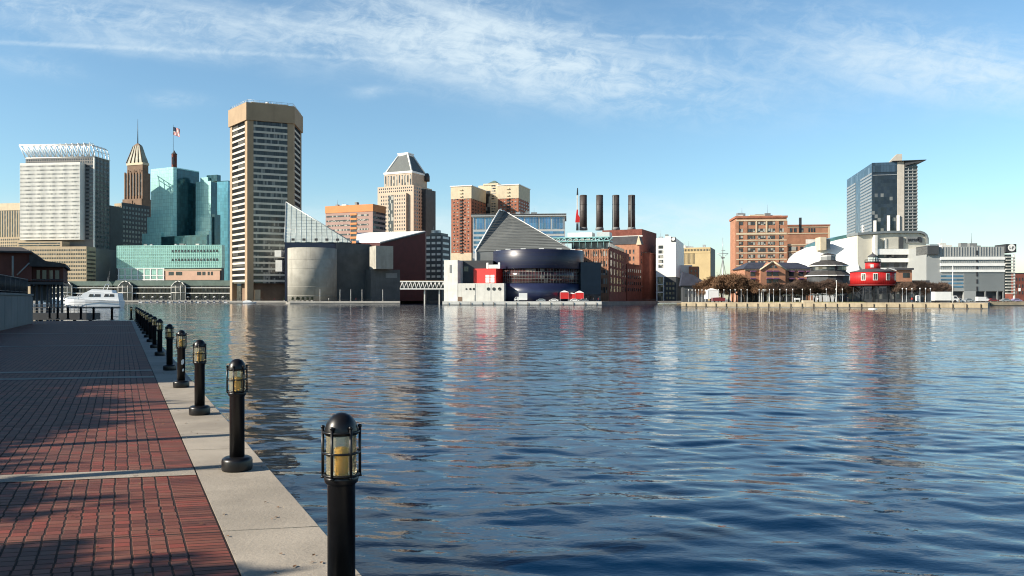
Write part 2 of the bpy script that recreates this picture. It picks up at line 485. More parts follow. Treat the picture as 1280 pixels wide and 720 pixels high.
# ------------------------------------------------------------------ water: one real rippled surface
def make_water():
    rng = np.random.default_rng(11)
    NR, NA = 1900, 1050
    r = 1.6 * np.exp(np.linspace(0, math.log(1100 / 1.6), NR))
    th = np.linspace(R(-70), R(70), NA)
    RR, TT = np.meshgrid(r, th, indexing='ij')
    X = (RR * np.sin(TT)).astype(np.float32); Y = (RR * np.cos(TT)).astype(np.float32)
    cell = np.maximum(RR * math.log(1100 / 1.6) / NR, RR * R(140) / NA * .6).astype(np.float32)
    Z = np.zeros_like(X); lost = np.zeros_like(X)
    # wave trains: (wavelength range, slope, count)
    for lo, hi, slope, cnt in ((5, 11, .009, 10), (2.2, 5.0, .019, 24), (1.0, 2.2, .034, 36), (.42, 1.0, .043, 44)):
        for i in range(cnt):
            lam = lo * (hi / lo) ** rng.random()
            k = 2 * math.pi / lam
            ang = R(80) + rng.normal() * R(30)     # travelling roughly up and down the harbour
            s = slope * math.sqrt(2 / cnt)
            fade = np.clip((lam / cell - 3.2) / 4.0, 0, 1)
            ph = rng.random() * 6.283
            arg = k * (X * math.cos(ang) + Y * math.sin(ang)) + ph
            wv = np.sin(arg)
            Z += fade * (s / k) * (wv + .22 * np.cos(2 * arg))
            lost += (s * s / 2) * (1 - fade * fade)
    # gust patches: calmer and livelier water
    patch = .78 + .30 * np.sin(X * .05 + 1.3 * np.sin(Y * .031)) * np.sin(Y * .043 + .7 * np.sin(X * .037) + 1.0)
    Z *= patch.astype(np.float32)
    v = np.stack([X.ravel(), Y.ravel(), Z.ravel()], 1).astype(np.float32)
    idx = np.arange(NR * NA).reshape(NR, NA)
    f = np.stack([idx[:-1, :-1], idx[:-1, 1:], idx[1:, 1:], idx[1:, :-1]], -1).reshape(-1, 4)[:, ::-1]
    me = bpy.data.meshes.new('water')
    me.vertices.add(len(v)); me.vertices.foreach_set('co', v.ravel())
    nf = len(f)
    me.loops.add(nf * 4); me.loops.foreach_set('vertex_index', f.ravel().astype(np.int32))
    me.polygons.add(nf)
    me.polygons.foreach_set('loop_start', np.arange(0, nf * 4, 4, dtype=np.int32))
    me.polygons.foreach_set('use_smooth', np.ones(nf, dtype=bool))
    at = me.attributes.new('unresolved_slope', 'FLOAT', 'POINT')
    at.data.foreach_set('value', np.sqrt(lost).ravel().astype(np.float32))
    me.update(); me.validate()
    m = bpy.data.materials.new('harbour_water'); m.use_nodes = True
    t = NT(m.node_tree); bs = m.node_tree.nodes['Principled BSDF']
    tc = t.n('ShaderNodeTexCoord')
    bs.inputs['Base Color'].default_value = (.001, .017, .050, 1)
    bs.inputs['IOR'].default_value = 1.34
    bs.inputs['Specular IOR Level'].default_value = .5
    at = t.n('ShaderNodeAttribute', attribute_name='unresolved_slope')
    s = at.outputs['Fac']
    t.put(bs.inputs['Roughness'], t.m('ADD', .012, t.m('MULTIPLY', s, .45)))
    mp = t.n('ShaderNodeMapping'); mp.inputs['Scale'].default_value = (.55, 1, 1); mp.inputs['Rotation'].default_value = (0, 0, R(-12))
    m.node_tree.links.new(tc.outputs['Object'], mp.inputs[0])
    n1 = t.noise(mp.outputs[0], 1.1, 3, .55); n2 = t.noise(mp.outputs[0], 5.5, 3, .6)
    b1 = t.n('ShaderNodeBump'); b1.inputs['Distance'].default_value = .18
    t.put(b1.inputs['Strength'], t.m('MULTIPLY', s, 9.0, clamp=True)); t.put(b1.inputs['Height'], n1)
    b2 = t.n('ShaderNodeBump'); b2.inputs['Distance'].default_value = .008; b2.inputs['Strength'].default_value = .8
    t.put(b2.inputs['Height'], n2); m.node_tree.links.new(b1.outputs[0], b2.inputs['Normal'])
    m.node_tree.links.new(b2.outputs[0], bs.inputs['Normal'])
    me.materials.append(m)
    o = bpy.data.objects.new('water', me); COL.objects.link(o)
    tag(o, kind='structure')
make_water()

# ------------------------------------------------------------------ promenade
E0 = Vector((-.886, 4.74)); DV = Vector((-.4386, .8987)); NV = Vector((-.8987, -.4386))
SKEW = .27
def pr(s, t): return E0 + DV * s + NV * t         # s along the edge, t away from the water
SE = 63.0
M_coping = M('coping_concrete', (.385, .34, .275), .85, var=.19, scale=1.1, fine=.3, streak=.35, bump=.25, bscale=30)
m = bpy.data.materials.new('brick_paving'); m.use_nodes = True; MATS['brick_paving'] = m
t = NT(m.node_tree); bs = m.node_tree.nodes['Principled BSDF']
uv = t.n('ShaderNodeUVMap'); sp = t.n('ShaderNodeSeparateXYZ'); m.node_tree.links.new(uv.outputs[0], sp.inputs[0])
U, V = sp.outputs[0], sp.outputs[1]
ob = t.n('ShaderNodeTexCoord').outputs['Object']
wob = t.m('MULTIPLY', t.m('SUBTRACT', t.noise(ob, 2.2, 2), .5), .009)
U = t.m('ADD', U, wob); V = t.m('ADD', V, t.m('MULTIPLY', wob, .7))
border = t.m('LESS_THAN', U, .25)
BW, BH = .108, .098
def bricks(bw, bh, ox):
    row = t.m('FLOOR', t.m('DIVIDE', V, bh))
    wr = t.n('ShaderNodeTexWhiteNoise', noise_dimensions='1D'); t.put(wr.inputs['W'], row)
    xx = t.m('DIVIDE', t.m('SUBTRACT', t.m('ADD', U, t.m('MULTIPLY', t.m('SUBTRACT', wr.outputs['Value'], .5), ox)), .25), bw)
    fx = t.m('ABSOLUTE', t.m('SUBTRACT', t.m('FRACT', xx), .5)); fy = t.m('ABSOLUTE', t.m('SUBTRACT', t.m('FRACT', t.m('DIVIDE', V, bh)), .5))
    wn = t.n('ShaderNodeTexWhiteNoise', noise_dimensions='3D'); t.put(wn.inputs['Vector'], t.xyz(t.m('FLOOR', xx), row, 0.0))
    return fx, fy, wn.outputs['Value']
fx, fy, idn = bricks(BW, BH, .010)
gx_, gy_, idb = bricks(.25, .066, .0)
jx = t.ramp(fx, .5 - .010 / BW, .5 - .004 / BW); jy = t.ramp(fy, .5 - .008 / BH, .5 - .003 / BH)
jb = t.m('MAXIMUM', t.ramp(gy_, .5 - .007 / .066, .5 - .003 / .066), t.ramp(gx_, .5 - .010 / .25, .5 - .004 / .25))
joint = t.mix(border, t.m('MAXIMUM', t.m('MULTIPLY', jy, .75), jx), jb)
# wide movement joints across the walk
cj = t.m('ABSOLUTE', t.m('SUBTRACT', t.m('FRACT', t.m('DIVIDE', V, 1.12)), .5)); cj = t.ramp(cj, .5 - .016 / 1.12, .5 - .008 / 1.12)
joint = t.m('MAXIMUM', joint, cj)
idm = t.mix(border, idn, idb)
c = t.mix(idm, (.125, .036, .023), (.26, .085, .050))
c = t.mix(t.ramp(idm, .55, .95, 0, .42), c, (.16, .085, .06))
wn2 = t.m('FRACT', t.m('MULTIPLY', idm, 17.31))
c = t.mix(t.ramp(wn2, .75, 1, 0, .8), c, (.29, .066, .042))
c = t.mix(t.ramp(t.noise(ob, .9, 5, .6), .42, .72, 0, .5), c, (.085, .05, .04))
c = t.mix(t.m('MULTIPLY', joint, .92), c, (.018, .013, .012))
t.put(bs.inputs['Base Color'], c)
t.put(bs.inputs['Roughness'], t.m('ADD', .62, t.m('MULTIPLY', joint, .3)))
bs.inputs['Specular IOR Level'].default_value = .35
bp = t.n('ShaderNodeBump'); bp.inputs['Distance'].default_value = .012; bp.inputs['Strength'].default_value = .8
hgt = t.m('ADD', t.m('SUBTRACT', 1.0, joint), t.m('ADD', t.m('MULTIPLY', t.noise(ob, 45, 3, .7), .25), t.m('MULTIPLY', idm, .25)))
t.put(bp.inputs['Height'], hgt); m.node_tree.links.new(bp.outputs[0], bs.inputs['Normal'])

def uvsheet(name, st, z, mat, thick=None):
    """promenade sheet from (s, t) corners, UV in metres along and across"""
    v = [(*pr(s, tt), z) for s, tt in st]; n = len(v); f = [tuple(range(n))]
    uvs = list(st)
    if thick:
        v += [(*pr(s, tt), z - thick) for s, tt in st]; uvs += list(st)
        f += [(i, n + i, n + (i + 1) % n, (i + 1) % n) for i in range(n)]
    me = bpy.data.meshes.new(name); me.from_pydata(v, [], f); me.materials.append(mat)
    ul = me.uv_layers.new(name='UVMap')
    for p in me.polygons:
        for li in p.loop_indices:
            s, tt = uvs[me.loops[li].vertex_index]; ul.data[li].uv = (tt - .65, s - SKEW * tt)
    me.update(); o = bpy.data.objects.new(name, me); COL.objects.link(o); return tag(o, kind='structure')
uvsheet('promenade', [(-14, .65), (SE, .65), (SE + 1, 5), (SE + 2.5, 16), (SE + 8, 40), (SE + 8, 90), (-14, 90)], DECK - .004, m, 3.5)
# coping: separate cast lengths with narrow gaps, edges a little worn
mb = MB()
s0 = 1.12 * math.floor(-14 / 1.12)
k = -12
while True:
    a = k * 1.12 + SKEW * .65; b = a + 1.12
    if a > SE: break
    b = min(b, SE)
    g = .006
    q = [pr(a + g - SKEW * .65, 0), pr(b - g - SKEW * .65, 0), pr(b - g, .645), pr(a + g, .645)]
    top = [q[0] + NV * .012, q[1] + NV * .012, q[2], q[3]]
    dz = random.uniform(-.002, .002)
    mb.prism([tuple(p) for p in q], DECK - .42, DECK - .012 + dz)
    mb.prism([tuple(p) for p in q], DECK - .012 + dz, DECK + dz, top=[tuple(p) for p in top])
    k += 1
tag(mb.build('coping', M_coping), kind='structure')
mb = MB(); q = [pr(-14, .03), pr(SE, .03), pr(SE, .62), pr(-14, .62)]
mb.prism([tuple(p) for p in q], -3, DECK - .02)
tag(mb.build('quay_wall', M_quay), kind='structure')
# pale concrete bands across the brick
for s in (3.30, 13.6, 15.3, 26.5, 38.0, 50.0):
    def bp_(tt, ds): return (s + .0 + SKEW * tt + ds, tt)
    hw = .17 if s < 5 else .19
    q = [bp_(.66, -hw), bp_(.66, hw), bp_(30, hw), bp_(30, -hw)]
    v = [(*pr(*x), DECK + .001) for x in q]
    me = bpy.data.meshes.new('paving_band'); me.from_pydata(v, [], [(0, 1, 2, 3)][:1]); me.materials.append(M_coping)
    o = bpy.data.objects.new('paving_band', me); COL.objects.link(o); tag(o, kind='structure')

# ------------------------------------------------------------------ bollard lamps along the coping
M_lens = bpy.data.materials.new('ribbed_lamp_glass'); M_lens.use_nodes = True
t = NT(M_lens.node_tree); bs = M_lens.node_tree.nodes['Principled BSDF']
bs.inputs['Base Color'].default_value = (.95, .86, .62, 1); bs.inputs['Roughness'].default_value = .18
bs.inputs['Transmission Weight'].default_value = .86; bs.inputs['IOR'].default_value = 1.12
M_amber = M('amber_lamp', (.85, .50, .10), .45, var=.1, scale=20)
M_stick = M('paper_sticker', (.78, .78, .76), .6, var=.03)

def make_bollard():
    r = thing('bollard_lamp', 'x', 'bollard lamp', (0, 0, 0))
    MB().lathe([(.138, 0), (.142, .012), (.142, .088), (.136, .108), (.116, .122), (.078, .128)], n=32).build('base', M_black, r)
    MB().lathe([(.069, .12), (.069, .70), (.074, .705), (.082, .712), (.086, .730), (.086, .742), (.072, .746)], n=32).build('post', M_black, r)
    prof = []
    for i in range(25): prof.append((.0765 if i % 2 else .0725, .752 + i * .0082))
    MB().lathe(prof, n=32).build('lens', M_lens, r)
    MB().lathe([(.0, .752), (.031, .752), (.031, .875), (.026, .886), (.0, .886)], n=16).build('lamp', M_amber, r)
    MB().lathe([(.066, .948), (.082, .950), (.0845, .958), (.082, .978), (.074, 1.005), (.060, 1.029), (.042, 1.047), (.020, 1.057), (.0, 1.059)], n=32).build('dome', M_black, r)
    cg = MB()
    for i in range(6):
        a = R(60 * i + 12); x, y = .091 * math.cos(a), .091 * math.sin(a)
        cg.tube((x, y, .742), (x, y, .985), .0075, n=8)
        cg.tube((x * .80, y * .80, .752), (x, y, .752), .006, n=6); cg.tube((x * .80, y * .80, .962), (x, y, .962), .006, n=6)
        cg.lathe([(0, .983), (.0105, .985), (.0105, .996), (0, 1.0)], x, y, 8); cg.lathe([(0, .734), (.0105, .736), (.0105, .746), (0, .748)], x, y, 8)
    cg.ring(0, 0, .862, .091, .0065); cg.ring(0, 0, .965, .088, .006); cg.ring(0, 0, .752, .088, .006)
    cg.build('guard_cage', M_black, r)
    return r
ss = [-.66, 3.38, 7.46, 11.35, 15.35, 20.6, 24.7, 28.8, 32.9, 37.0, 41.1, 45.2, 49.3, 53.4, 57.5, 61.4]
far_l = "black bollard lamp on the shaded coping, {} along the row from the camera"
labs = ['nearest black bollard lamp, its foot cut off by the bottom of the picture', 'black bollard lamp standing whole on sunlit coping, second from the camera',
        'third black bollard lamp from the camera with a sunlit amber lens', 'black bollard lamp with white paper stickers on its post',
        'dark bollard lamp just inside the shade beyond the stickered one']
BOL = None
for i, s in enumerate(ss):
    p = pr(s, .29); lab = labs[i] if i < 5 else far_l.format(ORD[i])
    if i == 0:
        BOL = make_bollard(); BOL.location = (p.x, p.y, DECK + .002); BOL['label'] = lab; BOL['group'] = 'bollard lamps along the promenade edge'; o = BOL
    else:
        o = dup(BOL, (p.x, p.y, DECK + .002), R(17 * i % 60), lab)
    if i == 3:
        for (a0, z, h, wd) in ((R(262), .47, .095, .75), (R(268), .32, .05, .5)):
            mb = MB(); v = []; f = []
            n = 8
            for k in range(n + 1):
                q = a0 - wd / 2 + wd * k / n; dz = .25 * h * (k / n - .5)
                rz_ = h / 2 * math.sin(math.pi * (.12 + .76 * k / n)) ** .5
                for zz in (z - rz_ + dz, z + rz_ + dz): v.append((.0702 * math.cos(q), .0702 * math.sin(q), zz))
            f = [(2 * k, 2 * k + 2, 2 * k + 3, 2 * k + 1) for k in range(n)]
            mb.add(v, f).build('sticker', M_stick, o)
# posts across the far end of the walk
def make_post():
    r = thing('mooring_post', 'x', 'post')
    MB().lathe([(.17, 0), (.17, .06), (.09, .08)], n=16).build('base', M_black, r)
    MB().lathe([(.085, .06), (.085, .86), (.11, .88), (.11, .93), (.085, .99), (.04, 1.03), (0, 1.04)], n=16).build('post', M_black, r)
    return r
PO = None
for i, (u, s, tt) in enumerate([(140, None, 1.3), (117, None, 3.0), (101, None, 4.3), (85, None, 5.6), (72, None, 6.8), (62, None, 8.0)]):
    Y = 60.5 + tt * .85; lab = 'black post on the far end of the promenade, %s from the corner lamp' % ORD[i]
    loc = (gx(u, Y), Y, DECK)
    if PO is None:
        PO = make_post(); PO.location = loc; PO['label'] = lab; PO['group'] = 'black posts across the far end of the promenade'
    else: dup(PO, loc, 0, lab)
p = Vector((gx(164, 62.3), 62.3)); dup(BOL, (p.x, p.y, DECK + .002), .4, 'black bollard lamp on the far corner of the promenade, before the teal reflection')

# ------------------------------------------------------------------ low wall with railing on the shaded side
M_wallc = M('grey_wall_panels', (.15, .16, .165), .85, var=.1, scale=.4, streak=.4)
WP = Vector((-26.7, 41.8)); WD = Vector((-.4228, .9062)); WN = Vector((-.9062, -.4228))
WALL = thing('retaining_wall', 'grey panelled concrete wall with a dark railing on top beside the shaded walk', 'wall', (WP.x, WP.y, DECK), math.atan2(WD.y, WD.x))
x1 = 13.4
mb = MB(); mb.box(-36, x1, 0, .5, -.2, 1.86); mb.build('wall_core', M_wallc, WALL)
mb = MB()
for i in range(20):
    a = x1 - .03 - i * 2.5
    if a - 2.44 < -36: break
    mb.box(a - 2.44, a, -.04, -.002, .10, 1.80)
mb.build('wall_panels', M_wallc, WALL)
MB().box(-36, x1 + .08, -.10, .60, 1.862, 1.98).build('coping', M_wallc, WALL)
mb = MB()
for i in range(0, 330): mb.tube((x1 - .3 - i * .14, .25, 1.98), (x1 - .3 - i * .14, .25, 2.95), .012, n=4)
mb.tube((x1 - .2, .25, 2.95), (-36, .25, 2.95), .03, n=6); mb.tube((x1 - .2, .25, 2.10), (-36, .25, 2.10), .02, n=6)
for i in range(24): mb.tube((x1 - .2 - i * 2.0, .25, 1.98), (x1 - .2 - i * 2.0, .25, 3.0), .035, n=6)
mb.build('railing', M_dark, WALL)

# ------------------------------------------------------------------ waterside restaurant on piles (dark, in shade)
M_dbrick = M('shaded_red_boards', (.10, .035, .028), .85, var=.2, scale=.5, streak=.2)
M_shing = M('dark_shingles', (.045, .043, .045), .9, var=.3, scale=1.2)
Yr = 118
RS = thing('waterside_restaurant', 'dark red boarded waterside restaurant on piles with stepped roofs', 'building', (gx(80, Yr), Yr, 0), R(27))
def rb(u0, u1, y0, y1, v0, v1, name, mat):
    o = RS.location
    return MB().box((gx(u0, Yr) - o.x) * .87, (gx(u1, Yr) - o.x) * .87, y0, y1, gz(v1, Yr), gz(v0, Yr)).build(name, mat, RS)
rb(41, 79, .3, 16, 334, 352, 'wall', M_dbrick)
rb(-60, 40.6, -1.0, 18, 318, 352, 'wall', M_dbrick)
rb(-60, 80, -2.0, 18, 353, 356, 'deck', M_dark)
rb(40.5, 58, 2, 14, 357, 376, 'lower_room', M_greyd)
o = RS.location
def ux(u): return (gx(u, Yr) - o.x) * .87
zt = lambda v: gz(v, Yr)
mb = MB(); mb.slab([(ux(38), zt(334)), (ux(83), zt(334)), (ux(82), zt(330)), (ux(58), zt(327)), (ux(44), zt(319)), (ux(38), zt(319))], -1.4, 17); mb.build('roof', M_shing, RS)
mb = MB(); mb.prism([(ux(-70), -2.2), (ux(41.5), -2.2), (ux(41.5), 19), (ux(-70), 19)], zt(318), zt(316)); mb.prism([(ux(-66), -1.6), (ux(40.5), -1.6), (ux(40.5), 18), (ux(-66), 18)], zt(316), zt(309), top=[(ux(-62), 3), (ux(26), 3), (ux(26), 13), (ux(-62), 13)]); mb.build('roof', M_shing, RS)
MB().tube((ux(38.5), -1.9, zt(330)), (ux(24), -1.9, zt(345)), .10).tube((ux(19), -1.9, zt(350)), (ux(19), -1.9, zt(322)), .14).build('brace', M_grey, RS)
for k, (u, wd) in enumerate(((46, 4), (53, 5), (61, 5), (69, 5))): rb(u, u + wd, .18, .28, 338, 349, 'window', M_win)
for u in (41, 47, 53, 60, 64, 68, 73, 78): MB().tube((ux(u), -1.2, -2), (ux(u), -1.2, zt(353)), .17, n=8).build('pile', M_dark, RS)
mb = MB()
for u in range(42, 80, 2): mb.tube((ux(u), -1.8, zt(353)), (ux(u), -1.8, zt(350)), .03, n=4)
mb.tube((ux(41), -1.8, zt(350)), (ux(80), -1.8, zt(350)), .05, n=5); mb.build('railing', M_dark, RS)
# floating walkway between the restaurant and the end of the walk
Yw = 88
WK = thing('floating_walkway', 'dark timber walkway with rails low over the water behind the end posts', 'walkway', (gx(70, Yw), Yw, 0))
MB().box(gx(10, Yw) - WK.location.x, gx(108, Yw) - WK.location.x, 0, 3, .55, 1.30).build('deck', M_dark, WK)
mb = MB()
for u in range(12, 108, 5): mb.tube((gx(u, Yw) - WK.location.x, .1, 1.2), (gx(u, Yw) - WK.location.x, .1, 2.2), .03, n=5)
for z in (1.55, 1.9, 2.2): mb.tube((gx(10, Yw) - WK.location.x, .1, z), (gx(108, Yw) - WK.location.x, .1, z), .03, n=5)
mb.build('railing', M_dark, WK)
for u in (18, 40, 62, 84, 104): MB().tube((gx(u, Yw) - WK.location.x, 1.5, -2), (gx(u, Yw) - WK.location.x, 1.5, .6), .18, n=8).build('pile', M_dark, WK)

# ------------------------------------------------------------------ boats
M_gel = M('white_gelcoat', (.78, .79, .80), .25, var=.03, scale=.4, spec=.5)
M_bwin = G('tinted_boat_glass', (.02, .03, .05), .08, 0, (1, 1), .3, .02)
def make_yacht(label, group):
    """20 m motor yacht, bow towards -x"""
    r = thing('motor_yacht', label, 'yacht', (0, 0, 0), 0, group)
    v = []; f = []
    st = [(-9.7, .15, 2.55, .6), (-8.3, 1.1, 2.45, .25), (-6, 1.9, 2.3, .0), (-2, 2.5, 2.1, -.3), (3, 2.65, 1.95, -.35), (9.2, 2.5, 1.9, -.3)]
    for (x, b, h, k) in st: v += [(x, 0, k), (x, -b * .80, max(.35, k + .5)), (x, -b, h), (x, b, h), (x, b * .80, max(.35, k + .5))]
    for i in range(len(st) - 1):
        for j in range(5): f.append((i * 5 + j, (i + 1) * 5 + j, (i + 1) * 5 + (j + 1) % 5, i * 5 + (j + 1) % 5))
    f += [(4, 3, 2, 1, 0), tuple(25 + k for k in range(5))]
    MB().add(v, f).build('hull', M_gel, r)
    MB().slab([(-5.2, 2.28), (9.0, 1.93), (8.6, 3.9), (-1.2, 4.4), (-2.6, 4.0)], -2.05, 2.05).build('cabin', M_gel, r)
    MB().slab([(-1.6, 4.35), (6.8, 4.0), (6.5, 4.75), (0, 5.0)], -1.8, 1.8).build('flybridge', M_gel, r)
    for (a, b) in ((-.9, .6), (.9, 2.9), (4.2, 5.6), (5.9, 7.4)): MB().slab([(a - .15, 2.95), (b, 2.95), (b, 3.65), (a + .25, 3.7)], -2.11, -2.06).build('window', M_bwin, r)
    MB().add([(-4.95, -1.7, 2.52), (-4.95, 1.7, 2.52), (-2.75, 1.5, 3.86), (-2.75, -1.5, 3.86)], [(0, 3, 2, 1)]).build('windscreen', M_bwin, r)
    mb = MB()
    for s in (-1, 1):
        mb.tube((-9.4, s * .3, 3.3), (-6, s * 1.8, 3.05), .03); mb.tube((-6, s * 1.8, 3.05), (-3.5, s * 2.3, 2.95), .03)
        for x, y, z in ((-9.4, .3, 2.5), (-8, .95, 2.4), (-6, 1.8, 2.25), (-4.5, 2.1, 2.2)): mb.tube((x, s * y, z), (x, s * y, z + .75), .025)
    mb.build('rail', M_steel, r)
    MB().tube((3.4, -1.6, 4.6), (4.4, -1.3, 6.3), .09).tube((3.4, 1.6, 4.6), (4.4, 1.3, 6.3), .09).tube((4.4, -1.3, 6.3), (4.4, 1.3, 6.3), .1).build('radar_arch', M_gel, r)
    MB().tube((4.4, .4, 6.3), (4.9, .4, 9.8), .03, .012).tube((4.4, -.5, 6.3), (4.6, -.5, 8.3), .03, .012).build('aerial', M_gel, r)
    MB().box(-9.0, 9.15, -2.66, -2.60, 1.50, 1.62).build('rubbing_strake', M_navy, r)
    return r
YT = make_yacht('big white motor yacht with tinted windows moored beyond the end posts', None)
YT.location = (gx(118, 262), 262, 0); YT.rotation_euler = (0, 0, R(4)); YT.scale = (.95, .95, 1.22)
for i, (u, Y, rz, sc_, lab) in enumerate([(88, 330, 10, .8, 'white motor yacht half hidden behind the bow of the big yacht'), (70, 300, -12, .7, 'small white cruiser seen through the restaurant piles, nearer the yacht'),
                                          (57, 280, 25, .6, 'small white cruiser under the corner of the dark restaurant'), (100, 410, 0, .9, 'white yacht moored farthest back behind the big yacht')]):
    d = dup(YT, (gx(u, Y), Y, 0), R(rz), lab, None, (sc_, sc_, sc_))

# ================================================================== skyline, from the left
TH = -20
# ---- ribbed tan office at the far left
f = frame('office_building', 'tan ribbed office block at the far left edge, behind the white tower', 'building', -60, 46, 60, 900, -12)
f.body('wall', M_tan, 0, f.z(262)); f.body('parapet', M_cream, f.z(262), f.z(253), -.4, f.W + .4, -.4, f.D)
f.grid('front', f.z(296), f.z(262), 34, 1, .5, .97, M_win, name='window'); f.grid('front', f.z(316), f.z(297), 40, 5, .55, .55, M_win, name='window'); f.flush(90)

# ---- white gridded tower with open steel crown
f = frame('white_office_tower', 'tall white gridded office tower with an open steel truss crown, on a tan podium', 'office tower', 32, 118, 137, 760, -6)
za, zb = f.z(300), f.z(195)
a106 = f.W * (106 - 32) / (118 - 32)
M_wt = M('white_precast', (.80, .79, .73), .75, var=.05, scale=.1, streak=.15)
M_shade = M('grey_precast', (.20, .195, .185), .8, var=.08, scale=.1)  # precast darkened so the tower's unlit sides carry shade in their colour
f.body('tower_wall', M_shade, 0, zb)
SL = 7.0
f.body('front_slab', M_wt, za, f.z(204), -.5, a106, -SL, -.05)
n = 19
for i in range(n):
    h = (f.z(206) - za) / n; zz = za + h * i
    f.put(MB().box(0, a106 - .5, -SL - .05, -SL + .05, zz + h * .34, zz + h * .72), 'window_band', M_winw)
f.mullions('front', za + .5, f.z(206), 54, .34, M_wt, 0, a106 - .5, SL + .06, .05)
f.grid('front', f.z(204), f.z(197), 30, 2, .5, .55, M_win, name='window')
f.ribbons('front', f.z(300), f.z(205), 20, .45, M_win, a106 + 1, f.W - 1)
for i in range(26):
    h = (f.z(197) - f.z(352)) / 26; zz = f.z(352) + h * i
    f.put(f.fb(MB(), 'right', 1.5, f.D - 1, zz + h * .3, zz + h * .75, 0, .1), 'window_band', M_win)
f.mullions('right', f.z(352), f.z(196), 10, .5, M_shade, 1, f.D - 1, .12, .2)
f.put(MB().box(f.W - .9, f.W + .35, -.6, .5, 0, f.z(197)), 'corner_pier', M_wt)
f.body('rear_wing', M_greyd, 0, f.z(253), f.W - 34, f.W + .5, f.D + .1, f.D + 22)
f.flush(80)
# truss crown
mb = MB(); zc0, zc1 = f.z(196), f.z(180)
NB = 12
for yy, lean in ((0, -6.5), (6.0, -6.5)):
    mb.tube((lean, yy, zc1 + .4), (f.W * .93, yy, zc1), .6, n=5); mb.tube((0, yy, zc0), (f.W, yy, zc0), .45, n=5)
    for i in range(NB + 1):
        a = f.W * .93 * i / NB
        mb.tube((a + lean * (1 - i / NB) , yy, zc1 + .4 + i / NB), (a, yy, zc0), .42, n=4)
        if i < NB: mb.tube((a + lean * (1 - i / NB), yy, zc1 + .4 + i / NB), (a + f.W * .93 / NB, yy, zc0), .48, n=4)
for i in range(NB + 1):
    a = f.W * .93 * i / NB + -6.5 * (1 - i / NB); mb.tube((a, 0, zc1 + .4 + i / NB), (a, 6, zc1 + .4 + i / NB), .25, n=4)
for yy in (0, 6, 12, 18, f.D):                       # curved right-hand ribs
    pts = [(f.W * .93 - .02 * yy + 5.5 * math.sin(q) * (1 if yy < f.D else .9), yy, zc0 + (zc1 - zc0) * math.cos(q)) for q in [R(x) for x in (0, 18, 36, 54, 72, 88)]]
    for p, q in zip(pts[:-1], pts[1:]): mb.tube(p, q, .45, n=4)
for q in (0, 30, 60, 88):
    x = f.W * .93 + 5.5 * math.sin(R(q)); z = zc0 + (zc1 - zc0) * math.cos(R(q)); mb.tube((x, 0, z), (x, f.D, z), .38, n=4)
f.put(mb, 'truss_crown', M_white)
# podium
p = frame('podium', '', '', -10, 108, 145, 738, -6, root=f.root)
p.body('podium_wall', M_tan, 0, p.z(308), y1=14)
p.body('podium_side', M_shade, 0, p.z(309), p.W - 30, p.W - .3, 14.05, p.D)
p.put(MB().box(p.W * .24, p.W * .72, 3, 14, p.z(308) + .02, p.z(301)), 'terrace_block', M_tan)
M_tanw = M_win
p.grid('front', p.z(350), p.z(310), 44, 8, .62, .42, M_win, p.W * .2, name='window')
p.grid('right', p.z(352), p.z(312), 12, 8, .7, .4, M_win, 1, 13.5, name='window')
p.flush(96)
for i in range(2): p.put(MB().box(p.W * .26, p.W * .70, 2.9, 3.0, p.z(307) + i * 2.1, p.z(307) + i * 2.1 + 1.1), 'window_band', M_win)

# ---- dark mid-rise with a lit strip
f = frame('brown_office_block', 'dark mid-rise office with a narrow sunlit window strip, under the stone spire tower', 'building', 143, 152, 187, 850, -20)
f.body('wall', M_tan, 0, f.z(254)); f.put(MB().box(f.W, f.W + .4, -.2, f.D, 0, f.z(253)), 'side_wall', M_greyd)  # side sheet in charcoal: the wall's shade put into its colour
f.grid('front', f.z(345), f.z(256), 3, 15, .6, .6, M_win); f.grid('right', f.z(345), f.z(256), 9, 15, .55, .5, M_win, o=.4); f.flush(96)

# ---- art-deco stone tower
f = frame('stone_spire_tower', 'brown stone stepped tower with a pale copper crown and needle spire', 'tower', 153, 177, 189, 930, -20)
k = f.W
f.body('shaft', M_brown, 0, f.z(248))
x0, x1, y0, y1 = k * .09, k * .99, k * .06, f.D - k * .04
f.body('upper_shaft', M_brown, f.z(248) + .01, f.z(215), x0, x1, y0, y1)
f.body('top_tier', M_brown, f.z(215) + .01, f.z(205), x0 + k * .05, x1 - k * .05, y0 + k * .05, y1 - k * .05)
M_copper = M('pale_copper', (.33, .33, .26), .6, var=.2, scale=.2, streak=.4)
mb = MB()
for i in range(9):
    a = k * (.02 + .96 * i / 8); mb.box(a - .7, a + .7, -.7, -.05, 0, f.z(262 - 3 * (4 - abs(i - 4))))
for i in range(7):
    a = x0 + (x1 - x0) * i / 6; mb.box(a - .8, a + .8, y0 - .9, y0 - .02, f.z(252), f.z(214 - (i % 2) * 3))
f.put(mb, 'stone_piers', M_brown)
f.put(MB().box(x0 + .8, x1 - .8, y0 + .8, y1 - .8, f.z(205) + .01, f.z(202)), 'cornice', M_cream)
cx, cy = (x0 + x1) / 2, (y0 + y1) / 2; hw = (x1 - x0) / 2; hd = (y1 - y0) / 2
def ring4(sx, sy): return [(cx - sx, cy - sy), (cx + sx, cy - sy), (cx + sx, cy + sy), (cx - sx, cy + sy)]
mb = MB(); zs = [(202, .86), (198, .78), (192, .62), (186, .50), (180, .36)]
for (va, sa), (vb, sb) in zip(zs[:-1], zs[1:]): mb.prism(ring4(hw * sa, hd * sa), f.z(va) + .02, f.z(vb), top=ring4(hw * sb, hd * sb))
f.put(mb, 'crown', M_copper)
mb = MB()
